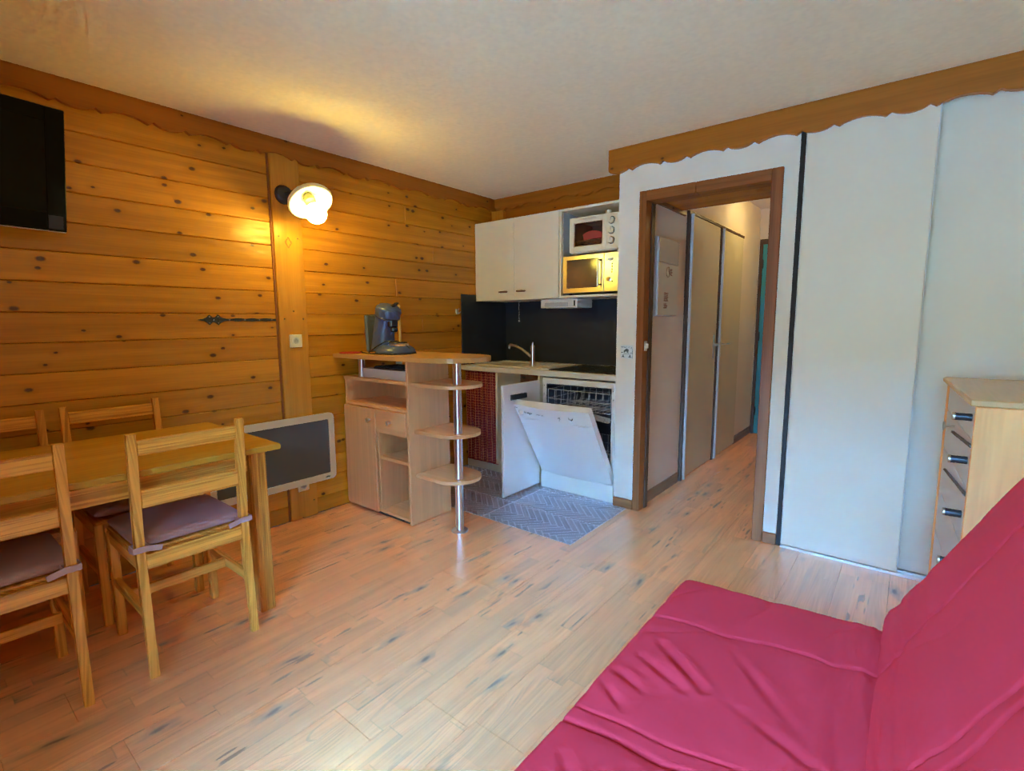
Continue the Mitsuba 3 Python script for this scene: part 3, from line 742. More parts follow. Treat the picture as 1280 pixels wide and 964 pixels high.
part(bu, 'shelf_board', box(DVX + .008, BX1 - .018, BY0 + .006, BY1 - .010, .370, .388, .0015), 'beech_x')
BT0 = .998
bt = [(-2.928, 1.792), (-2.28, 1.822)] + [(-2.105 + .245 * math.cos(t) , 2.045 + .225 * math.sin(t)) for t in np.linspace(-math.pi / 2 * .92, math.pi / 2 * .92, 22)] + [(-2.28, 2.262), (-2.928, 2.262)]
part(bu, 'bar_top', extrude(Polygon(bt).buffer(-.003).buffer(.003), .026, axes((0, 0, BT0), (1, 0, 0), (0, 1, 0), (0, 0, 1))), 'bartop', label='glossy orange-brown bar top')
for zz, x1_, y0_ in ((.850, -1.905, 1.880), (.566, -1.925, 1.898), (.298, -1.925, 1.898)):
    sp = rounded_rect(BX1 + .0005, x1_, y0_, 2.19, .145, 12, (1, 0, 0, 1))
    part(bu, 'round_shelf', extrude(Polygon(sp), .019, axes((0, 0, zz), (1, 0, 0), (0, 1, 0), (0, 0, 1))), 'beech_x')
PX, PY = -2.008, 1.998
po = part(bu, 'pole', rod((PX, PY, .010), (PX, PY, BT0), .0245, 24), 'brushed', smooth=40, label='brushed steel pole')
part(po, 'foot', lathe([(0, .012), (.026, .012), (.046, .008), (.050, .004), (.050, 0)], (PX, PY, .0005), (0, 0, 1), 28), 'brushed', smooth=30)
for x, y in ((-2.775, 1.90), (-2.775, 2.20), (-2.45, 2.15)):
    part(bu, 'spacer', rod((x, y, .8745), (x, y, BT0), .021, 18), 'brushed', smooth=40)

# things on the bar
tr_ = thing('tray', 'pale wooden tray under the bar top holding a black grill plate', 'tray')
part(tr_, 'side', box(-2.745, -2.315, 1.885, 1.897, .8745, .932, .002), 'tray_white')
part(tr_, 'side', box(-2.745, -2.315, 2.108, 2.12, .8745, .932, .002), 'tray_white')
part(tr_, 'end', box(-2.745, -2.733, 1.8975, 2.1075, .8745, .932, .002), 'tray_white')
part(tr_, 'end', box(-2.327, -2.315, 1.8975, 2.1075, .8745, .932, .002), 'tray_white')
part(tr_, 'base', box(-2.7325, -2.3275, 1.8975, 2.1075, .8748, .882), 'tray_white')
gp = thing('grill_plate', 'black ribbed grill plate lying in the pale tray under the bar top', 'grill plate')
part(gp, 'plate', box(-2.66, -2.34, 1.905, 2.10, .9325, .942, .003), 'black_plastic')
for i in range(11):
    part(gp, 'rib', box(-2.655 + i * .0305, -2.647 + i * .0305, 1.91, 2.095, .942, .948, .0015), 'black_plastic')
BT = BT0 + .026
cm = thing('coffee_machine', 'dark blue pod coffee machine with curved body on the bar top', 'coffee machine')
CMX, CMY = -2.66, 2.02
base = lathe([(0, .0), (.118, 0), (.126, .008), (.122, .022), (.104, .042), (.078, .054), (0, .057)], (CMX + .085, CMY, BT + .001), (0, 0, 1), 40)
part(cm, 'base', base, 'coffee_blue', smooth=40)
part(cm, 'foot_ring', lathe([(.10, 0), (.130, 0), (.130, .006), (.10, .006)], (CMX + .085, CMY, BT + .0004), (0, 0, 1), 40), 'coffee_dark', smooth=30)
part(cm, 'drip_grid', lathe([(0, .066), (.056, .066), (.064, .060), (.062, .048)], (CMX + .115, CMY, BT), (0, 0, 1), 32), 'chrome', smooth=30)
part(cm, 'cup_plate', lathe([(0, .074), (.052, .074), (.056, .0665)], (CMX + .115, CMY, BT), (0, 0, 1), 32), 'coffee_dark', smooth=30)
body_path = [(CMX - .045, CMY, BT + .016), (CMX - .040, CMY, BT + .06), (CMX - .030, CMY, BT + .13), (CMX - .012, CMY, BT + .20), (CMX + .006, CMY, BT + .245)]
body = tube(body_path, [.078, .072, .068, .066, .066], 26)
part(cm, 'body', body, 'coffee_blue', smooth=40)
hd = [(0, -.044), (.070, -.044), (.079, -.032), (.081, .014), (.076, .030), (.058, .044), (.030, .051), (0, .053)]
part(cm, 'head', lathe(hd, (CMX + .022, CMY, BT + .262), (.30, 0, 1), 32), 'coffee_blue', smooth=40)
part(cm, 'head_seam', lathe([(.0792, -.0345), (.0815, -.032), (.0792, -.0285)], (CMX + .022, CMY, BT + .262), (.30, 0, 1), 32), 'coffee_dark')
part(cm, 'lever', tube([(CMX + .030, CMY, BT + .285), (CMX + .065, CMY, BT + .298), (CMX + .105, CMY, BT + .312), (CMX + .125, CMY, BT + .315)], [.012, .013, .010, .005], 10), 'coffee_dark', smooth=40)
part(cm, 'spout', cat(box(CMX + .045, CMX + .085, CMY - .03, CMY + .03, BT + .165, BT + .222, .008), box(CMX + .060, CMX + .092, CMY - .022, CMY + .022, BT + .135, BT + .166, .008)), 'coffee_dark')
part(cm, 'water_tank', rot(box(CMX - .165, CMX - .138, CMY - .05, CMY + .07, BT + .004, BT + .25, .010), math.radians(-3), (0, 1, 0), (CMX - .14, CMY, BT + .004)), 'tank_grey', label='smoky grey water tank')
cord_pts = [(CMX + .19, CMY + .03, BT + .004), (CMX + .235, CMY + .0, BT + .004), (CMX + .245, CMY - .06, BT + .004), (CMX + .19, CMY - .12, BT + .004), (CMX + .08, CMY - .145, BT + .004), (CMX - .02, CMY - .135, BT + .004), (CMX - .10, CMY - .105, BT + .004), (CMX - .19, CMY - .085, BT + .004), (CMX - .25, CMY - .02, BT + .004)]
part(cm, 'cord', tube(cord_pts, .0035, 8), 'coffee_dark', smooth=True, label='black power cord')
cord2 = [(CMX - .02, CMY - .128, BT + .010), (CMX + .045, CMY - .112, BT + .05), (CMX + .075, CMY - .07, BT + .078), (CMX + .135, CMY - .03, BT + .080), (CMX + .18, CMY + .01, BT + .055), (CMX + .205, CMY + .03, BT + .012)]
part(cm, 'cord', tube(cord2, .0035, 8), 'coffee_dark', smooth=True)
tv_ = thing('trivet', 'small flat red and white trivet on the wall end of the bar top', 'trivet')
part(tv_, 'plate', lathe([(0, .004), (.060, .004), (.062, .002), (.062, 0)], (-2.84, 1.865, BT + .0003), (0, 0, 1), 28), 'tray_white')
part(tv_, 'rim', lathe([(.056, .003), (.062, .009), (.070, .006), (.068, 0.0005)], (-2.84, 1.865, BT), (0, 0, 1), 28), 'red_cord', smooth=True)
for i in range(4):
    part(tv_, 'band', box(-2.885 + i * .027, -2.877 + i * .027, 1.825, 1.905, BT + .0045, BT + .0072), 'red_cord')

# ================================================================== KITCHEN
KY = 2.955
wt = thing('worktop', 'cream white kitchen worktop along the dark splashback', 'worktop')
part(wt, 'slab', box(XL + .009, -1.498, KY - .005, YK - .010, .828, .866, .003), 'worktop_white')
sk = thing('sink', 'cream inset sink with draining board in the worktop', 'sink')
SX0, SX1, SY0, SY1 = -2.87, -2.115, 3.05, 3.49
rim = Polygon(rounded_rect(SX0, SX1, SY0, SY1, .05, 8), [rounded_rect(-2.84, -2.50, SY0 + .05, SY1 - .05, .05, 6)])
part(sk, 'rim', extrude(rim, .010, axes((0, 0, .8665), (1, 0, 0), (0, 1, 0), (0, 0, 1))), 'sink_cream')
part(sk, 'basin', box(-2.838, -2.502, SY0 + .052, SY1 - .052, .8663, .8673), 'sink_cream')
for i in range(6):
    part(sk, 'drainer_rib', box(-2.47, -2.16, SY0 + .085 + i * .05, SY0 + .10 + i * .05, .8766, .8796, .0013), 'sink_cream')
tp = thing('tap', 'chrome single-lever mixer tap on the sink', 'tap')
TPX, TPY = -2.309, 3.128
part(tp, 'column', lathe([(.024, .8772), (.024, .885), (.017, .892), (.016, 1.00), (.018, 1.004), (.018, 1.03), (.012, 1.038), (0, 1.039)], (TPX, TPY, 0), (0, 0, 1), 20), 'chrome', smooth=40)
part(tp, 'spout', tube([(TPX - .012, TPY, .945), (TPX - .05, TPY, .972), (TPX - .11, TPY, 1.008), (TPX - .17, TPY, 1.030), (TPX - .222, TPY, 1.038), (TPX - .232, TPY, 1.030), (TPX - .234, TPY, 1.005)], .0105, 12), 'chrome', smooth=True)
part(tp, 'lever', tube([(TPX, TPY, 1.035), (TPX + .004, TPY - .004, 1.062)], [.009, .006], 10), 'chrome', smooth=40)
hb = thing('cooktop', 'black glass cooktop set in the worktop beside the white wall', 'cooktop')
part(hb, 'glass', box(-2.075, -1.515, 3.005, 3.50, .8665, .8725, .002), 'black_glass')
for x, y, r in ((-1.92, 3.13, .075), (-1.92, 3.36, .095), (-1.66, 3.36, .075), (-1.66, 3.14, .09)):
    part(hb, 'ring', lathe([(r - .002, .8727), (r, .8730), (r + .002, .8727)], (x, y, 0), (0, 0, 1), 36), 'dark_metal')

bc = thing('sink_cupboard', 'white base cupboard under the sink with its door swung wide open', 'cupboard')
CX0, CX1 = -2.548, -2.120
part(bc, 'side_panel', box(CX0, CX0 + .018, KY + .002, YK - .02, .09, .827, .0015), 'cabinet_white')
part(bc, 'side_panel', box(CX1 - .016, CX1 - .001, KY + .002, YK - .02, .09, .827, .0015), 'cabinet_white')
part(bc, 'back_panel', box(CX0 + .018, CX1 - .016, YK - .03, YK - .02, .09, .82), 'cabinet_white')
part(bc, 'bottom_board', box(CX0 + .018, CX1 - .016, KY + .01, YK - .03, .09, .108), 'cabinet_white')
part(bc, 'shelf_board', box(CX0 + .018, CX1 - .016, KY + .06, YK - .03, .44, .458), 'cabinet_white')
part(bc, 'rail', box(CX0 + .018, CX1 - .016, KY + .30, KY + .32, .72, .827), 'frame_wood_x')
part(bc, 'plinth', box(CX0 + .005, CX1 - .005, KY + .05, KY + .065, .0015, .088), 'cabinet_white')
dr_ = part(bc, 'door', box(CX1 - .008, CX1 + .010, 2.525, KY - .006, .024, .797, .003), 'gloss_white', label='white cupboard door standing open at a right angle')
part(dr_, 'handle', cat(box(CX1 + .0102, CX1 + .021, 2.60, 2.78, .690, .722, .003), box(CX1 + .0102, CX1 + .017, 2.60, 2.78, .722, .7265, .002)), 'dark_metal', label='dark metal recessed pull')
for zz in (.12, .70):
    part(dr_, 'hinge', box(CX1 - .024, CX1 - .009, KY - .04, KY + .02, zz, zz + .03, .004), 'steel_flat')

# checked curtain under the worktop
nu, nv = 90, 14
us = np.linspace(0, 1, nu)
cur_v, cur_uv = [], []
for j, t in enumerate(np.linspace(0, 1, nv)):
    amp = .006 + .012 * t
    for u in us:
        x = -2.905 + .352 * u
        ph = u * 2 * math.pi * 5.2
        cur_v.append((x + .004 * math.sin(ph * .5 + t), KY + .035 + amp * math.sin(ph + .6 * t) + .004 * math.sin(ph * 2.3), .822 - .745 * t))
        cur_uv.append((u * .40, t * .745))
f = []
for j in range(nv - 1):
    for i in range(nu - 1):
        a = j * nu + i
        f += [[a, a + 1, a + nu + 1], [a, a + nu + 1, a + nu]]
front = np.array(cur_v)
cm_ = trimesh.Trimesh(np.vstack([front, front + [0, .003, 0]]), np.vstack([np.array(f), np.array(f)[:, ::-1] + len(front)]), process=False)
ck = thing('curtain', 'red checked curtain hung under the worktop behind the bar shelves', 'curtain')
part(ck, 'cloth', cm_, 'check_cloth', smooth=True, uv=np.vstack([cur_uv, cur_uv]))
part(ck, 'curtain_rail', rod((XL + .012, KY + .04, .8235), (CX0 - .001, KY + .04, .8235), .004, 8), 'steel_flat')
part(ck, 'hem_weight', box(-2.90, -2.555, KY + .03, KY + .046, .075, .079), 'check_cloth', uv=np.zeros((8, 2)))
pl = thing('plinth_board', 'low white plinth board under the checked curtain', 'plinth')
solo(pl, box(XL + .012, CX0 + .003, KY + .060, KY + .075, .0015, .072, .002), 'cabinet_white')

# dishwasher
dw = thing('dishwasher', 'white freestanding dishwasher with its front door hanging half open', 'dishwasher')
W0, W1, DY = -2.096, -1.508, 2.962
part(dw, 'side_panel', box(W0, W0 + .032, DY, YK - .03, .06, .812, .003), 'gloss_white')
part(dw, 'side_panel', box(W1 - .032, W1, DY, YK - .03, .06, .812, .003), 'gloss_white')
part(dw, 'top_panel', box(W0, W1, DY - .004, YK - .03, .775, .815, .004), 'gloss_white')
part(dw, 'kick_panel', None or extrude(Polygon([(W0, .002), (W1, .002), (W1, .122)] + [(W0 + (W1 - W0) * t, .122 - .004 * math.sin(math.pi * t)) for t in np.linspace(.95, .05, 12)] + [(W0, .122)]), .02, axes((0, DY + .004, 0), (1, 0, 0), (0, 0, 1), (0, -1, 0))), 'gloss_white')
part(dw, 'tub', cat(box(W0 + .0322, W0 + .036, DY + .004, YK - .05, .06, .775), box(W1 - .036, W1 - .0322, DY + .004, YK - .05, .06, .775), box(W0 + .036, W1 - .036, YK - .056, YK - .05, .06, .775),
                    box(W0 + .036, W1 - .036, DY + .004, YK - .056, .118, .124), box(W0 + .036, W1 - .036, DY + .004, YK - .056, .769, .775)), 'dw_tub', label='dark steel tub')
def rack(x0, x1, y0, y1, z0, z1, nx, ny, tines):
    ms, r = [], .0024
    for z in (z0, (z0 + z1) / 2, z1):
        ms += [tube([(x0, y0, z), (x1, y0, z), (x1, y1, z), (x0, y1, z), (x0, y0, z)], r, 5, False)]
    for i in range(nx + 1):
        x = x0 + (x1 - x0) * i / nx
        ms += [tube([(x, y0, z1), (x, y0, z0), (x, y1, z0), (x, y1, z1)], r, 5)]
    for j in range(ny + 1):
        y = y0 + (y1 - y0) * j / ny
        ms += [tube([(x0, y, z1), (x0, y, z0), (x1, y, z0), (x1, y, z1)], r, 5)]
    for i in range(tines):
        x = x0 + (x1 - x0) * (i + .7) / (tines + .4)
        for yy in (y0 + .10, y0 + .23):
            ms += [rod((x, yy, z0), (x, yy + .02, z0 + .075), r, 5)]
    return cat(ms)
RK0, RK1, RY0, RY1 = W0 + .042, W1 - .042, DY + .012, YK - .08
part(dw, 'upper_rack', rack(RK0, RK1, RY0, RY1, .600, .735, 9, 5, 9), 'dw_wire', label='pale wire upper rack')
part(dw, 'lower_rack', rack(RK0, RK1, RY0, RY1, .200, .330, 9, 5, 9), 'dw_wire', label='pale wire lower rack')
part(dw, 'cup_shelf', cat([rod((RK1 - .24, RY0 + .01 + .02 * i, .565 + .0 * i), (RK1 - .02, RY0 + .01 + .02 * i, .535), .0028, 5) for i in range(7)]), 'dw_wire')
part(dw, 'spray_arm', box(-1.99, -1.64, 3.20, 3.235, .575, .590, .005), 'dw_grey')
for x in (W0 + .016, W1 - .016):
    part(dw, 'screw', lathe([(0, .0012), (.003, .001), (.0035, 0)], (x, DY, .70), (0, -1, 0), 8), 'socket_dark')
    part(dw, 'screw', lathe([(0, .0012), (.003, .001), (.0035, 0)], (x, DY, .76), (0, -1, 0), 8), 'socket_dark')
# door: built upright, then swung forward about the bottom hinge
DL, DT, TILT = .640, .045, math.radians(31.7)
HINGE = np.array([0, DY - .012, .124])
def door_sheet(z0, z1, bulge, th):
    n = 16
    xs = np.linspace(W0 + .004, W1 - .004, n)
    t = (xs - xs[0]) / (xs[-1] - xs[0])
    fy = -bulge * (1 - (2 * t - 1) ** 2)
    pts = list(zip(xs, fy)) + [(xs[-1], th), (xs[0], th)]
    return extrude(Polygon(pts), z1 - z0, axes((0, HINGE[1] - 0.0, HINGE[2] + z0), (1, 0, 0), (0, 1, 0), (0, 0, 1)))
def swing(m):
    return rot(m, TILT, (1, 0, 0), HINGE)
do = part(dw, 'door', swing(door_sheet(.005, .525, .016, DT)), 'gloss_white', smooth=25, label='white door panel tilted forward')
co = part(dw, 'control_panel', swing(door_sheet(.5285, DL, .020, DT)), 'gloss_white', smooth=25, label='white control panel with dial and small dark symbols')
part(dw, 'door_liner', swing(box(W0 + .035, W1 - .035, HINGE[1] + DT, HINGE[1] + DT + .012, HINGE[2] + .03, HINGE[2] + DL - .02, .004)), 'dw_tub')
def onpanel(x, s):
    t = (x - W0 - .004) / (W1 - W0 - .008)
    return np.array([x, HINGE[1] - .020 * (1 - (2 * t - 1) ** 2), HINGE[2] + s])
part(co, 'dial', swing(lathe([(.0, .012), (.012, .012), (.015, .004), (.016, 0)], onpanel(-2.045, .578), (0, -1, 0), 22)), 'gloss_white', smooth=30)
ring_ = [lathe([(.0195, .0006), (.0205, .0012), (.0215, .0006)], onpanel(-2.045, .578), (0, -1, 0), 24)]
part(co, 'symbol', swing(cat(ring_)), 'print_dark')
for x, s, w_, h_ in ((-2.080, .612, .018, .003), (-2.010, .585, .003, .010), (-1.990, .582, .004, .009), (-1.978, .586, .010, .003), (-1.970, .578, .004, .010), (-1.955, .583, .008, .004), (-1.905, .583, .007, .003), (-1.890, .583, .006, .003),
                 (-1.862, .581, .012, .003), (-1.735, .580, .009, .003), (-1.727, .576, .003, .006), (-1.735, .560, .004, .003), (-1.66, .583, .003, .013), (-1.645, .575, .013, .003), (-1.648, .570, .003, .008), (-1.635, .580, .003, .008)):
    p0 = onpanel(x, s)
    part(co, 'symbol', swing(box(x - w_ * .65, x + w_ * .65, p0[1] - .0022, p0[1] + .001, p0[2] - h_ * .7, p0[2] + h_ * .7)), 'print_dark')
part(co, 'grip', swing(extrude(Polygon([(-2.05 + .50 * t, -.004 + .012 * math.sin(math.pi * t)) for t in np.linspace(0, 1, 14)] + [(-1.55 - .5 * t, -.010 + .0 * t) for t in (0, 1)]), .006, axes((0, HINGE[1] - .013, HINGE[2] + .533), (1, 0, 0), (0, 0, 1), (0, -1, 0)))), 'gloss_white')

# upper cupboards
UY = 3.155
uc = thing('wall_cupboard', 'white two-door wall cupboard above the sink', 'cupboard')
UX = [-2.928, -2.512, -2.092]
part(uc, 'body', box(UX[0] + .002, UX[2], UY + .018, YK - .002, 1.394, 2.024, .001), 'cabinet_white')
for i in range(2):
    dq = part(uc, 'door', box(UX[i] + .0015, UX[i + 1] - .0015, UY, UY + .0175, 1.392, 2.026, .002), 'cabinet_white')
    hx = -2.62 if i == 0 else -2.44
    part(dq, 'handle', box(hx - .042 if i == 0 else hx - .042, hx + .042, UY - .016, UY - .0003, 1.452, 1.466, .003), 'wood_handle', label='dark brown bar handle')
on_ = thing('open_wall_cabinet', 'open white wall cabinet holding two ovens beside the doorway wall', 'cabinet')
NX0, NX1 = -2.086, -1.498
part(on_, 'side_panel', box(NX0, NX0 + .017, UY, YK - .002, 1.392, 2.026, .0015), 'cabinet_white')
part(on_, 'side_panel', box(NX1 - .017, NX1, UY, YK - .002, 1.392, 2.026, .0015), 'cabinet_white')
part(on_, 'bottom_board', box(NX0 + .017, NX1 - .017, UY, YK - .002, 1.392, 1.409, .0015), 'cabinet_white')
part(on_, 'top_board', box(NX0 + .017, NX1 - .017, UY, YK - .002, 2.009, 2.026, .0015), 'cabinet_white')
part(on_, 'back_panel', box(NX0 + .017, NX1 - .017, YK - .012, YK - .003, 1.409, 2.009), 'cabinet_grey', label='grey back panel')
part(on_, 'lining', box(NX0 + .0172, NX0 + .0180, UY + .03, YK - .013, 1.4095, 2.0085), 'cabinet_grey')

mw = thing('microwave', 'brushed steel microwave on the bottom of the open cabinet', 'microwave')
MX0, MX1, MY, MZ0, MZ1 = -2.062, -1.575, 3.165, 1.424, 1.690
part(mw, 'casing', box(MX0 + .004, MX1 - .004, MY + .024, YK - .05, MZ0, MZ1, .004), 'brushed')
part(mw, 'door', box(MX0, -1.722, MY, MY + .0235, MZ0, MZ1, .003), 'mw_steel')
part(mw, 'window', box(-2.026, -1.775, MY - .0012, MY + .001, 1.459, 1.660), 'mw_glass', label='dark glass door window')
mh = part(mw, 'handle', rod((-1.756, MY - .028, 1.462), (-1.756, MY - .028, 1.656), .007, 12), 'chrome', smooth=40)
for zz in (1.475, 1.643):
    part(mh, 'post', rod((-1.756, MY - .024, zz), (-1.742, MY - .0003, zz), .005, 8), 'dark_metal')
pn = part(mw, 'control_panel', box(-1.7205, MX1, MY, MY + .0235, MZ0, MZ1, .003), 'mw_steel')
part(pn, 'display', box(-1.695, -1.648, MY - .001, MY + .001, 1.632, 1.654), 'label_grey')
for zz in (1.612, 1.594, 1.574, 1.556):
    part(pn, 'button', box(-1.664, -1.654, MY - .002, MY + .001, zz - .005, zz + .005, .001), 'print_dark')
part(pn, 'dial', lathe([(.015, 0), (.015, .014), (.013, .017), (0, .017)], (-1.683, MY - .0003, 1.510), (0, -1, 0), 24), 'chrome', smooth=40)
part(pn, 'button', lathe([(.005, 0), (.005, .003), (0, .003)], (-1.656, MY - .0003, 1.492), (0, -1, 0), 12), 'dark_metal')
for x in (MX0 + .04, MX1 - .04):
    for y in (MY + .05, YK - .09):
        part(mw, 'foot', rod((x, y, 1.4092), (x, y, MZ0), .012, 10), 'black_plastic')

ov = thing('mini_oven', 'small white mini oven standing on the steel microwave', 'oven')
OX0, OX1, OY, OZ0, OZ1 = -2.012, -1.610, 3.175, 1.708, 1.955
PXO = -1.712
part(ov, 'casing', cat(box(OX0 + .003, OX0 + .010, OY + .02, YK - .06, OZ0, OZ1), box(PXO - .006, OX1 - .003, OY + .02, YK - .06, OZ0, OZ1, .003), box(OX0 + .010, PXO - .006, OY + .02, YK - .06, OZ1 - .008, OZ1),
                       box(OX0 + .010, PXO - .006, OY + .02, YK - .06, OZ0, OZ0 + .008), box(OX0 + .010, PXO - .006, YK - .068, YK - .06, OZ0 + .008, OZ1 - .008)), 'cabinet_white')
part(ov, 'cavity', box(OX0 + .0102, PXO - .0062, YK - .074, YK - .069, OZ0 + .009, OZ1 - .009), 'dark_metal', label='dark oven cavity')
part(ov, 'cavity', cat(box(OX0 + .0102, OX0 + .0122, OY + .022, YK - .075, OZ0 + .009, OZ1 - .009), box(PXO - .0082, PXO - .0062, OY + .022, YK - .075, OZ0 + .009, OZ1 - .009), box(OX0 + .0125, PXO - .0085, OY + .022, YK - .075, OZ0 + .0085, OZ0 + .0105),
                       box(OX0 + .0125, PXO - .0085, OY + .022, YK - .075, OZ1 - .0105, OZ1 - .0085)), 'dark_metal')
GX0, GX1, GZ0, GZ1 = -1.975, -1.746, 1.755, 1.916
od = part(ov, 'door', cat(box(OX0, GX0, OY, OY + .0195, OZ0 + .004, OZ1, .002), box(GX1, PXO - .001, OY, OY + .0195, OZ0 + .004, OZ1, .002), box(GX0 + .0003, GX1 - .0003, OY, OY + .0195, GZ1, OZ1, .002), box(GX0 + .0003, GX1 - .0003, OY, OY + .0195, OZ0 + .004, GZ0, .002)), 'cabinet_white')
part(od, 'glass', box(GX0, GX1, OY + .008, OY + .0085, GZ0, GZ1), 'oven_glass')
part(od, 'handle', cat(rod((-1.94, OY - .022, 1.938), (-1.79, OY - .022, 1.938), .006, 10), box(-1.938, -1.928, OY - .02, OY - .0003, 1.934, 1.942), box(-1.802, -1.792, OY - .02, OY - .0003, 1.934, 1.942)), 'cabinet_white')
po_ = part(ov, 'control_panel', box(PXO, OX1, OY, OY + .0195, OZ0 + .004, OZ1, .002), 'cabinet_white')
for zz in (1.905, 1.838, 1.772):
    kq = part(po_, 'knob', lathe([(.0205, 0), (.0205, .010), (.018, .016), (0, .016)], (-1.674, OY - .0003, zz), (0, -1, 0), 24), 'cabinet_white', smooth=40)
    part(kq, 'ring', lathe([(.0208, .0002), (.0225, .0030), (.0255, .0002)], (-1.674, OY - .0003, zz), (0, -1, 0), 28), 'print_dark')
    part(kq, 'mark', box(-1.676, -1.672, OY - .0175, OY - .0160, zz, zz + .015), 'dw_grey')
for x in (OX0 + .03, OX1 - .03):
    for y in (OY + .05, YK - .10):
        part(ov, 'foot', rod((x, y, MZ1), (x, y, OZ0), .011, 10), 'cabinet_white')
rd = thing('baking_dish', 'rounded red baking dish behind the glass of the white oven', 'dish')
arch = [(-1.935 + .19 * t, 1.828 + .036 * math.sin(math.pi * min(1, t * 1.1 + .05)) ** .5) for t in np.linspace(0, 1, 16)]
body_ = [(-1.928, 1.797)] + arch + [(-1.748, 1.803), (-1.80, 1.808), (-1.87, 1.806)]
part(rd, 'bowl', extrude(Polygon(body_).buffer(0), .20, axes((0, OY + .26, 0), (1, 0, 0), (0, 0, 1), (0, -1, 0))), 'red_dish', smooth=30)
part(rd, 'rack', cat([rod((OX0 + .013, OY + .03 + .028 * i, 1.795), (PXO - .009, OY + .03 + .028 * i, 1.795), .0018, 6) for i in range(9)]), 'steel_flat')
jr = thing('cup', 'small white upturned cup on top of the mini oven', 'cup')
solo(jr, lathe([(0, 0), (.016, 0), (.020, .012), (.021, .026), (.018, .026), (.017, .010), (0, .006)], (-1.722, OY + .045, OZ1 + .0005), (0, 0, 1), 22), 'cabinet_white', smooth=40)
cb = thing('undercabinet_light', 'small pale grey light fitting under the open wall cabinet', 'light fitting')
part(cb, 'housing', box(-2.285, -1.955, 3.20, 3.42, 1.322, 1.3915, .004), 'label_grey')
part(cb, 'front_slot', box(-2.245, -2.035, 3.196, 3.1998, 1.332, 1.362, .001), 'cabinet_grey')
part(cb, 'switch', box(-1.985, -1.972, 3.196, 3.1998, 1.335, 1.375, .001), 'socket_dark')
pc = thing('pull_cord', 'thin pull cord with a white bead hanging below the wall cupboard', 'cord')
part(pc, 'cord', rod((-2.497, 3.20, 1.3915), (-2.497, 3.20, 1.235), .0012, 6), 'label_grey')
part(pc, 'bead', ball((-2.497, 3.20, 1.226), .008, 2, (1, 1, 1)), 'socket_white', smooth=True)

# ================================================================== SIGNS, SWITCHES, FUSE BOX
sg = thing('pictogram_sign', 'small white pictogram plate on the wall left of the doorway', 'sign')
SGX, SGZ, SGY = -1.421, 1.026, YF - .0005
part(sg, 'plate', box(SGX - .042, SGX + .042, SGY - .004, SGY, SGZ - .042, SGZ + .042, .001), 'label_grey')
def glyph(pts, o, s):
    return extrude(Polygon([(o[0] + a * s, o[1] + b * s) for a, b in pts]), .0008, axes((0, SGY - .004, 0), (1, 0, 0), (0, 0, 1), (0, -1, 0)))
roof = [(-1, 0), (-.35, .55), (.2, .75), (1.1, .3), (.9, .1), (.85, -.75), (.35, -.75), (.2, -.3), (-.4, -.3), (-.5, -.75), (-1, -.75)]
man = [(-.2, 1), (.2, 1), (.3, .2), (.8, -1), (.3, -1), (0, -.3), (-.5, -1), (-1, -1), (-.4, .1)]
part(sg, 'symbol', glyph(roof, (SGX - .002, SGZ + .008), .017), 'print_dark')
part(sg, 'symbol', glyph(man, (SGX - .022, SGZ - .026), .010), 'print_dark')
part(sg, 'symbol', glyph(man, (SGX + .024, SGZ - .026), .010), 'print_dark')
for x, z, w_, h_ in ((-.032, .030, .010, .004), (-.012, .030, .026, .003), (.018, .030, .012, .003), (.034, .027, .006, .005), (-.031, -.004, .008, .006), (.032, -.006, .010, .004), (0, -.012, .036, .002), (.040, -.01, .002, .06)):
    part(sg, 'symbol', box(SGX + x - w_ / 2, SGX + x + w_ / 2, SGY - .0048, SGY - .004, SGZ + z - h_ / 2, SGZ + z + h_ / 2), 'print_dark')
fb = thing('fuse_box', 'white electrical panel box on the hallway wall inside the doorway', 'electrical panel')
FX = HX0 + .0005
part(fb, 'housing', box(FX, FX + .038, 3.10, 3.445, 1.250, 1.752, .004), 'fuse_side')
part(fb, 'lid', box(FX + .038, FX + .046, 3.104, 3.441, 1.592, 1.748, .003), 'fuse_lid', label='smoky upper flap')
part(fb, 'cover', box(FX + .038, FX + .044, 3.104, 3.441, 1.254, 1.590, .003), 'fuse_face')
tm = meshkit.text_mesh('VE', .040, .0007, True)
tm.apply_transform(axes((FX + .0442, 3.262, 1.518), (0, 1, 0), (0, 0, 1), (1, 0, 0)))
rg = lathe([(.030, .0002), (.032, .0009), (.034, .0002)], (FX + .0440, 3.262, 1.538), (1, 0, 0), 22)
tm = cat(tm, rg)
part(fb, 'emblem', tm, 'print_brown', label='brown two-letter emblem')
for i, zz in enumerate((1.40, 1.388, 1.376, 1.364, 1.352, 1.330, 1.318, 1.306)):
    part(fb, 'printed_line', box(FX + .044, FX + .0446, 3.20, 3.20 + (.075, .068, .08, .06, .075, .05, .062, .055)[i], zz - .004, zz + .003), 'print_brown')
ws = thing('door_catch', 'small white catch on the left jamb of the hallway opening', 'catch')
part(ws, 'plate', box(DX0 + .0462, DX0 + .0485, YF + .005, YF + .045, 1.035, 1.095, .001), 'socket_white')
part(ws, 'stud', box(DX0 + .0487, DX0 + .064, YF + .012, YF + .038, 1.050, 1.080, .004), 'socket_white')
hl = thing('added_hall_lamp', 'unseen round lamp added on the hallway ceiling to brighten it', 'ceiling lamp')
part(hl, 'base', lathe([(0, 0), (.10, 0), (.10, .02), (0, .02)], (-0.93, 4.9, HH - .0205), (0, 0, 1), 28), 'gloss_white')
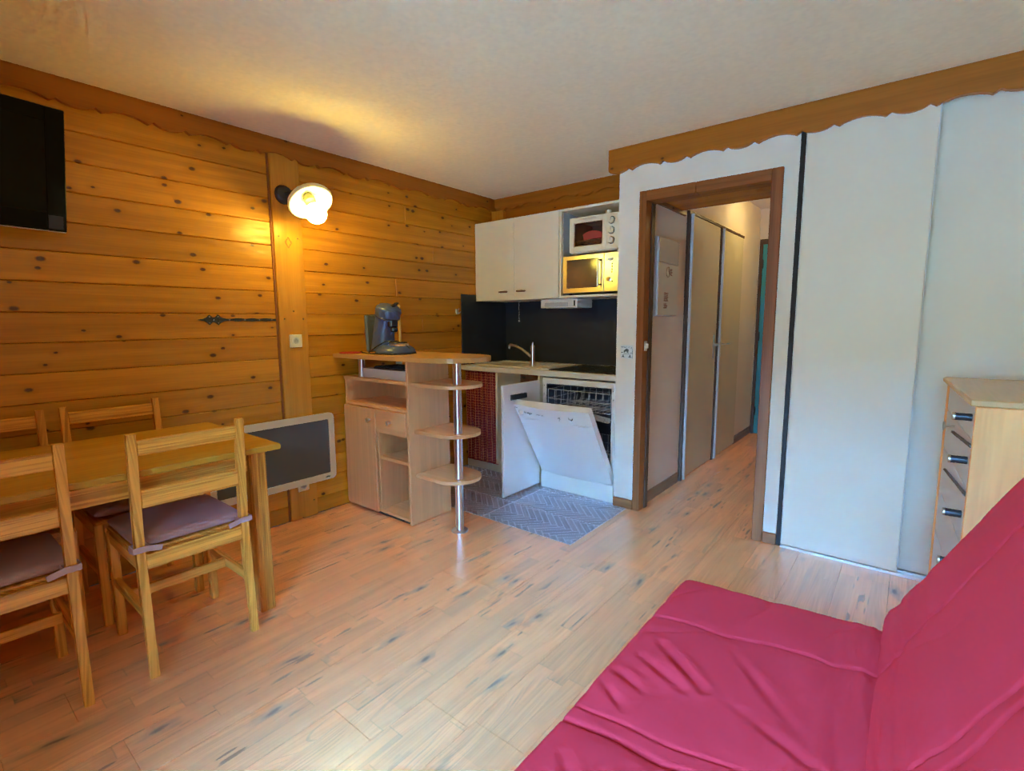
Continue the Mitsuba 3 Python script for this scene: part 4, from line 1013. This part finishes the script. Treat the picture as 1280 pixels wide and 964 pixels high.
scene[hl + '__shade'] = mikit.ply(lathe([(0, -.075), (.05, -.065), (.085, -.035), (.095, 0), (0, 0)], (-0.93, 4.9, HH - .022), (0, 0, 1), 28), 'lamp_globe_glass', smooth=40, emitter={'type': 'area', 'radiance': rgb(*HALL_POWER)})  # added light source, out of view, brightens the hall

# ================================================================== CHEST OF DRAWERS
cd = thing('chest_of_drawers', 'pale birch chest of drawers between the sofa and the sliding closet doors', 'chest of drawers')
QA = math.radians(3.0)
QO = np.array([.166, 2.125, 0])
def q(m):
    return rot(m, QA, (0, 0, 1), QO)
QW, QD, QH = .765, .42, .968
ox, oy = QO[0], QO[1]
part(cd, 'side_panel', q(box(ox, ox + QD, oy, oy + .018, .0005, QH - .0225, .002)), 'birch_z')
part(cd, 'side_panel', q(box(ox, ox + QD, oy + QW - .018, oy + QW, .0005, QH - .0225, .002)), 'birch_z')
part(cd, 'top_board', q(box(ox - .016, ox + QD + .004, oy - .006, oy + QW + .006, QH - .022, QH, .004)), 'birch_x')
part(cd, 'back_panel', q(box(ox + QD - .012, ox + QD - .004, oy + .018, oy + QW - .018, .03, QH - .0225)), 'birch_z')
part(cd, 'plinth', q(box(ox + .02, ox + .036, oy + .018, oy + QW - .018, .0005, .06)), 'birch_z')
zs = [.062, .285, .470, .660, .825, QH - .026]
kz = [.18, .385, .560, .748, .895]
for i in range(5):
    k = part(cd, 'drawer', q(box(ox + .006, ox + .026, oy + .021, oy + QW - .021, zs[i] + .002, zs[i + 1] - .002, .002)), 'drawer_front')
    if i > 0:
        kb = part(k, 'knob', q(lathe([(.0125, 0), (.0125, .040), (.0135, .042), (.0135, .046), (0, .046)], (ox + .006, oy + .105, kz[i]), (-1, 0, 0), 20)), 'dark_metal', smooth=30, label='dark cylindrical metal knob')
        part(kb, 'cap', q(lathe([(.0138, .043), (.0138, .049), (.012, .050), (0, .050)], (ox + .006, oy + .105, kz[i]), (-1, 0, 0), 20)), 'brass', smooth=30)
    if i == 3:
        part(k, 'knob', q(lathe([(.004, 0), (.004, .028), (.017, .030), (.017, .036), (0, .037)], (ox + .006, oy + .47, .800), (-1, 0, 0), 18)), 'brass', smooth=40, label='small brass knob')
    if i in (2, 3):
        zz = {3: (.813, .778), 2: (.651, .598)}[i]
        part(k, 'knob_shadow_strip', q(tube([(ox + .001, oy + .022, zz[0]), (ox + .001, oy + (.47 if i == 3 else .58), zz[1])], .0055, 6)), 'dark_frame', label='thin dark slanted strip standing in for a knob shadow on the drawer front')  # dark bar put in for the slanting knob shadow

# ================================================================== SOFA
sf = thing('sofa', 'low red fleece-covered sofa bed in the foreground', 'sofa')
SY0_, SY1_ = -0.36, 1.556
YC, LEN = (SY0_ + SY1_) / 2, SY1_ - SY0_
FOLDS = ((-.20, 1.15, -.06, 1.04, .010), (-.22, 1.08, -.10, 1.02, .008), (-.25, 1.00, -.17, .97, .008), (-.05, 1.22, .12, 1.02, .005), (-.26, .95, -.18, .90, .006), (-.10, .76, .02, .62, .006), (-.22, .72, -.08, .60, .006), (.02, 1.02, .20, .92, .005))
def wrinkle(xs, ys, seed, crease, side=1):
    w = .015 * (meshkit.fbm(np.stack([xs * 4.2 + ys * 1.2, ys * 3.1, xs * 0 + seed], -1), 4) - .5)
    w += .024 * (meshkit.fbm(np.stack([xs * 17 + ys * 2, ys * 2.6, xs * 0 + seed + 9], -1), 3) - .5) * crease
    sharp = np.abs(meshkit.noise(np.stack([xs * 5.5 - ys * 4.0, ys * 3.0 + xs * 2.0, xs * 0 + seed + 4], -1)) - .5)
    w -= .006 * np.exp(-(sharp / .04) ** 2) * meshkit.noise(np.stack([xs * 3, ys * 3, xs * 0 + seed + 5], -1))
    for s, dpt, wd in ((1.285 - YC, .007, .0045), (.868 - YC, .005, .004), (.822 - YC, .010, .006), (.40 - YC, .006, .005), (-.05 - YC, .006, .005)):
        bend = .008 * np.sin(xs * 9) + .004 * np.sin(xs * 31 + s)
        w -= dpt * np.exp(-((ys - s - bend) / wd) ** 2)
        w -= .004 * np.exp(-((ys - s - bend) / .03) ** 2)
    e = xs * side                                            # folds that run along the crease
    for d, amp, wd in ((.025, .006, .012), (.065, .008, .014), (.105, .005, .016), (.150, .004, .02)):
        line = .28 - d + .012 * np.sin(ys * 5 + d * 90) + .01 * np.sin(ys * 13 + d * 40)
        w += amp * np.exp(-((e - line) / wd) ** 2) * (.45 + .55 * meshkit.noise(np.stack([ys * 4, ys * 0 + d * 50, ys * 0 + seed], -1)))
    for x0, y0, x1, y1, dp in (FOLDS if side > 0 else ()):   # short creases near the front edge
        vx, vy = x1 - x0, y1 - y0
        t = np.clip(((xs - x0) * vx + (ys + YC - y0) * vy) / (vx * vx + vy * vy), 0, 1)
        dist = np.hypot(xs - x0 - t * vx, ys + YC - y0 - t * vy)
        w -= dp * np.exp(-(dist / .010) ** 2) * np.sin(np.pi * np.clip(t, .12, .88))
        w += .6 * dp * np.exp(-((dist - .022) / .014) ** 2) * np.sin(np.pi * np.clip(t, .12, .88))
    return w
seat = pad(LEN, .565, .125, 170, 820, lambda x, y: wrinkle(x, y, 1.0, np.clip((x - .02) / .2, 0, 1)) + .085 * x, p=22, q=.30)
seat.apply_translation((-.2445, YC, .362))
part(sf, 'seat_mattress', seat, 'sofa_red', smooth=True)
back = pad(LEN + .022, .66, .125, 150, 820, lambda x, y: wrinkle(x, y, 6.0, np.clip((-x - .05) / .2, 0, 1), -1) + .012 * np.cos(x * 4), p=22, q=.30)
back.apply_transform(trimesh.transformations.rotation_matrix(math.radians(-63.2), (0, 1, 0)))
bn = np.array([math.cos(math.radians(26.8)) * -1, 0, math.sin(math.radians(26.8))])
bd = np.array([math.sin(math.radians(26.8)), 0, math.cos(math.radians(26.8))])
back.apply_translation(np.array([0, YC, .44]) + bd * .31 - bn * .050)
part(sf, 'back_mattress', back, 'sofa_red', smooth=True)
part(sf, 'frame', cat(box(-.46, -.42, SY0_ + .10, SY1_ - .10, .24, .298), box(-.06, -.02, SY0_ + .10, SY1_ - .10, .24, .298), box(-.42, -.06, SY1_ - .16, SY1_ - .12, .245, .295), box(-.42, -.06, SY0_ + .12, SY0_ + .16, .245, .295)), 'dark_metal')
for x in (-.44, -.04):
    for y in (SY0_ + .14, SY1_ - .14):
        part(sf, 'leg', rod((x, y, .0005), (x, y, .24), .016, 12), 'dark_metal')
part(sf, 'back_leg', cat(box(.10, .14, SY1_ - .16, SY1_ - .12, .0005, .45), box(.10, .14, SY0_ + .12, SY0_ + .16, .0005, .45), box(-.02, .10, SY1_ - .16, SY1_ - .12, .25, .29), box(-.02, .10, SY0_ + .12, SY0_ + .16, .25, .29)), 'dark_metal')
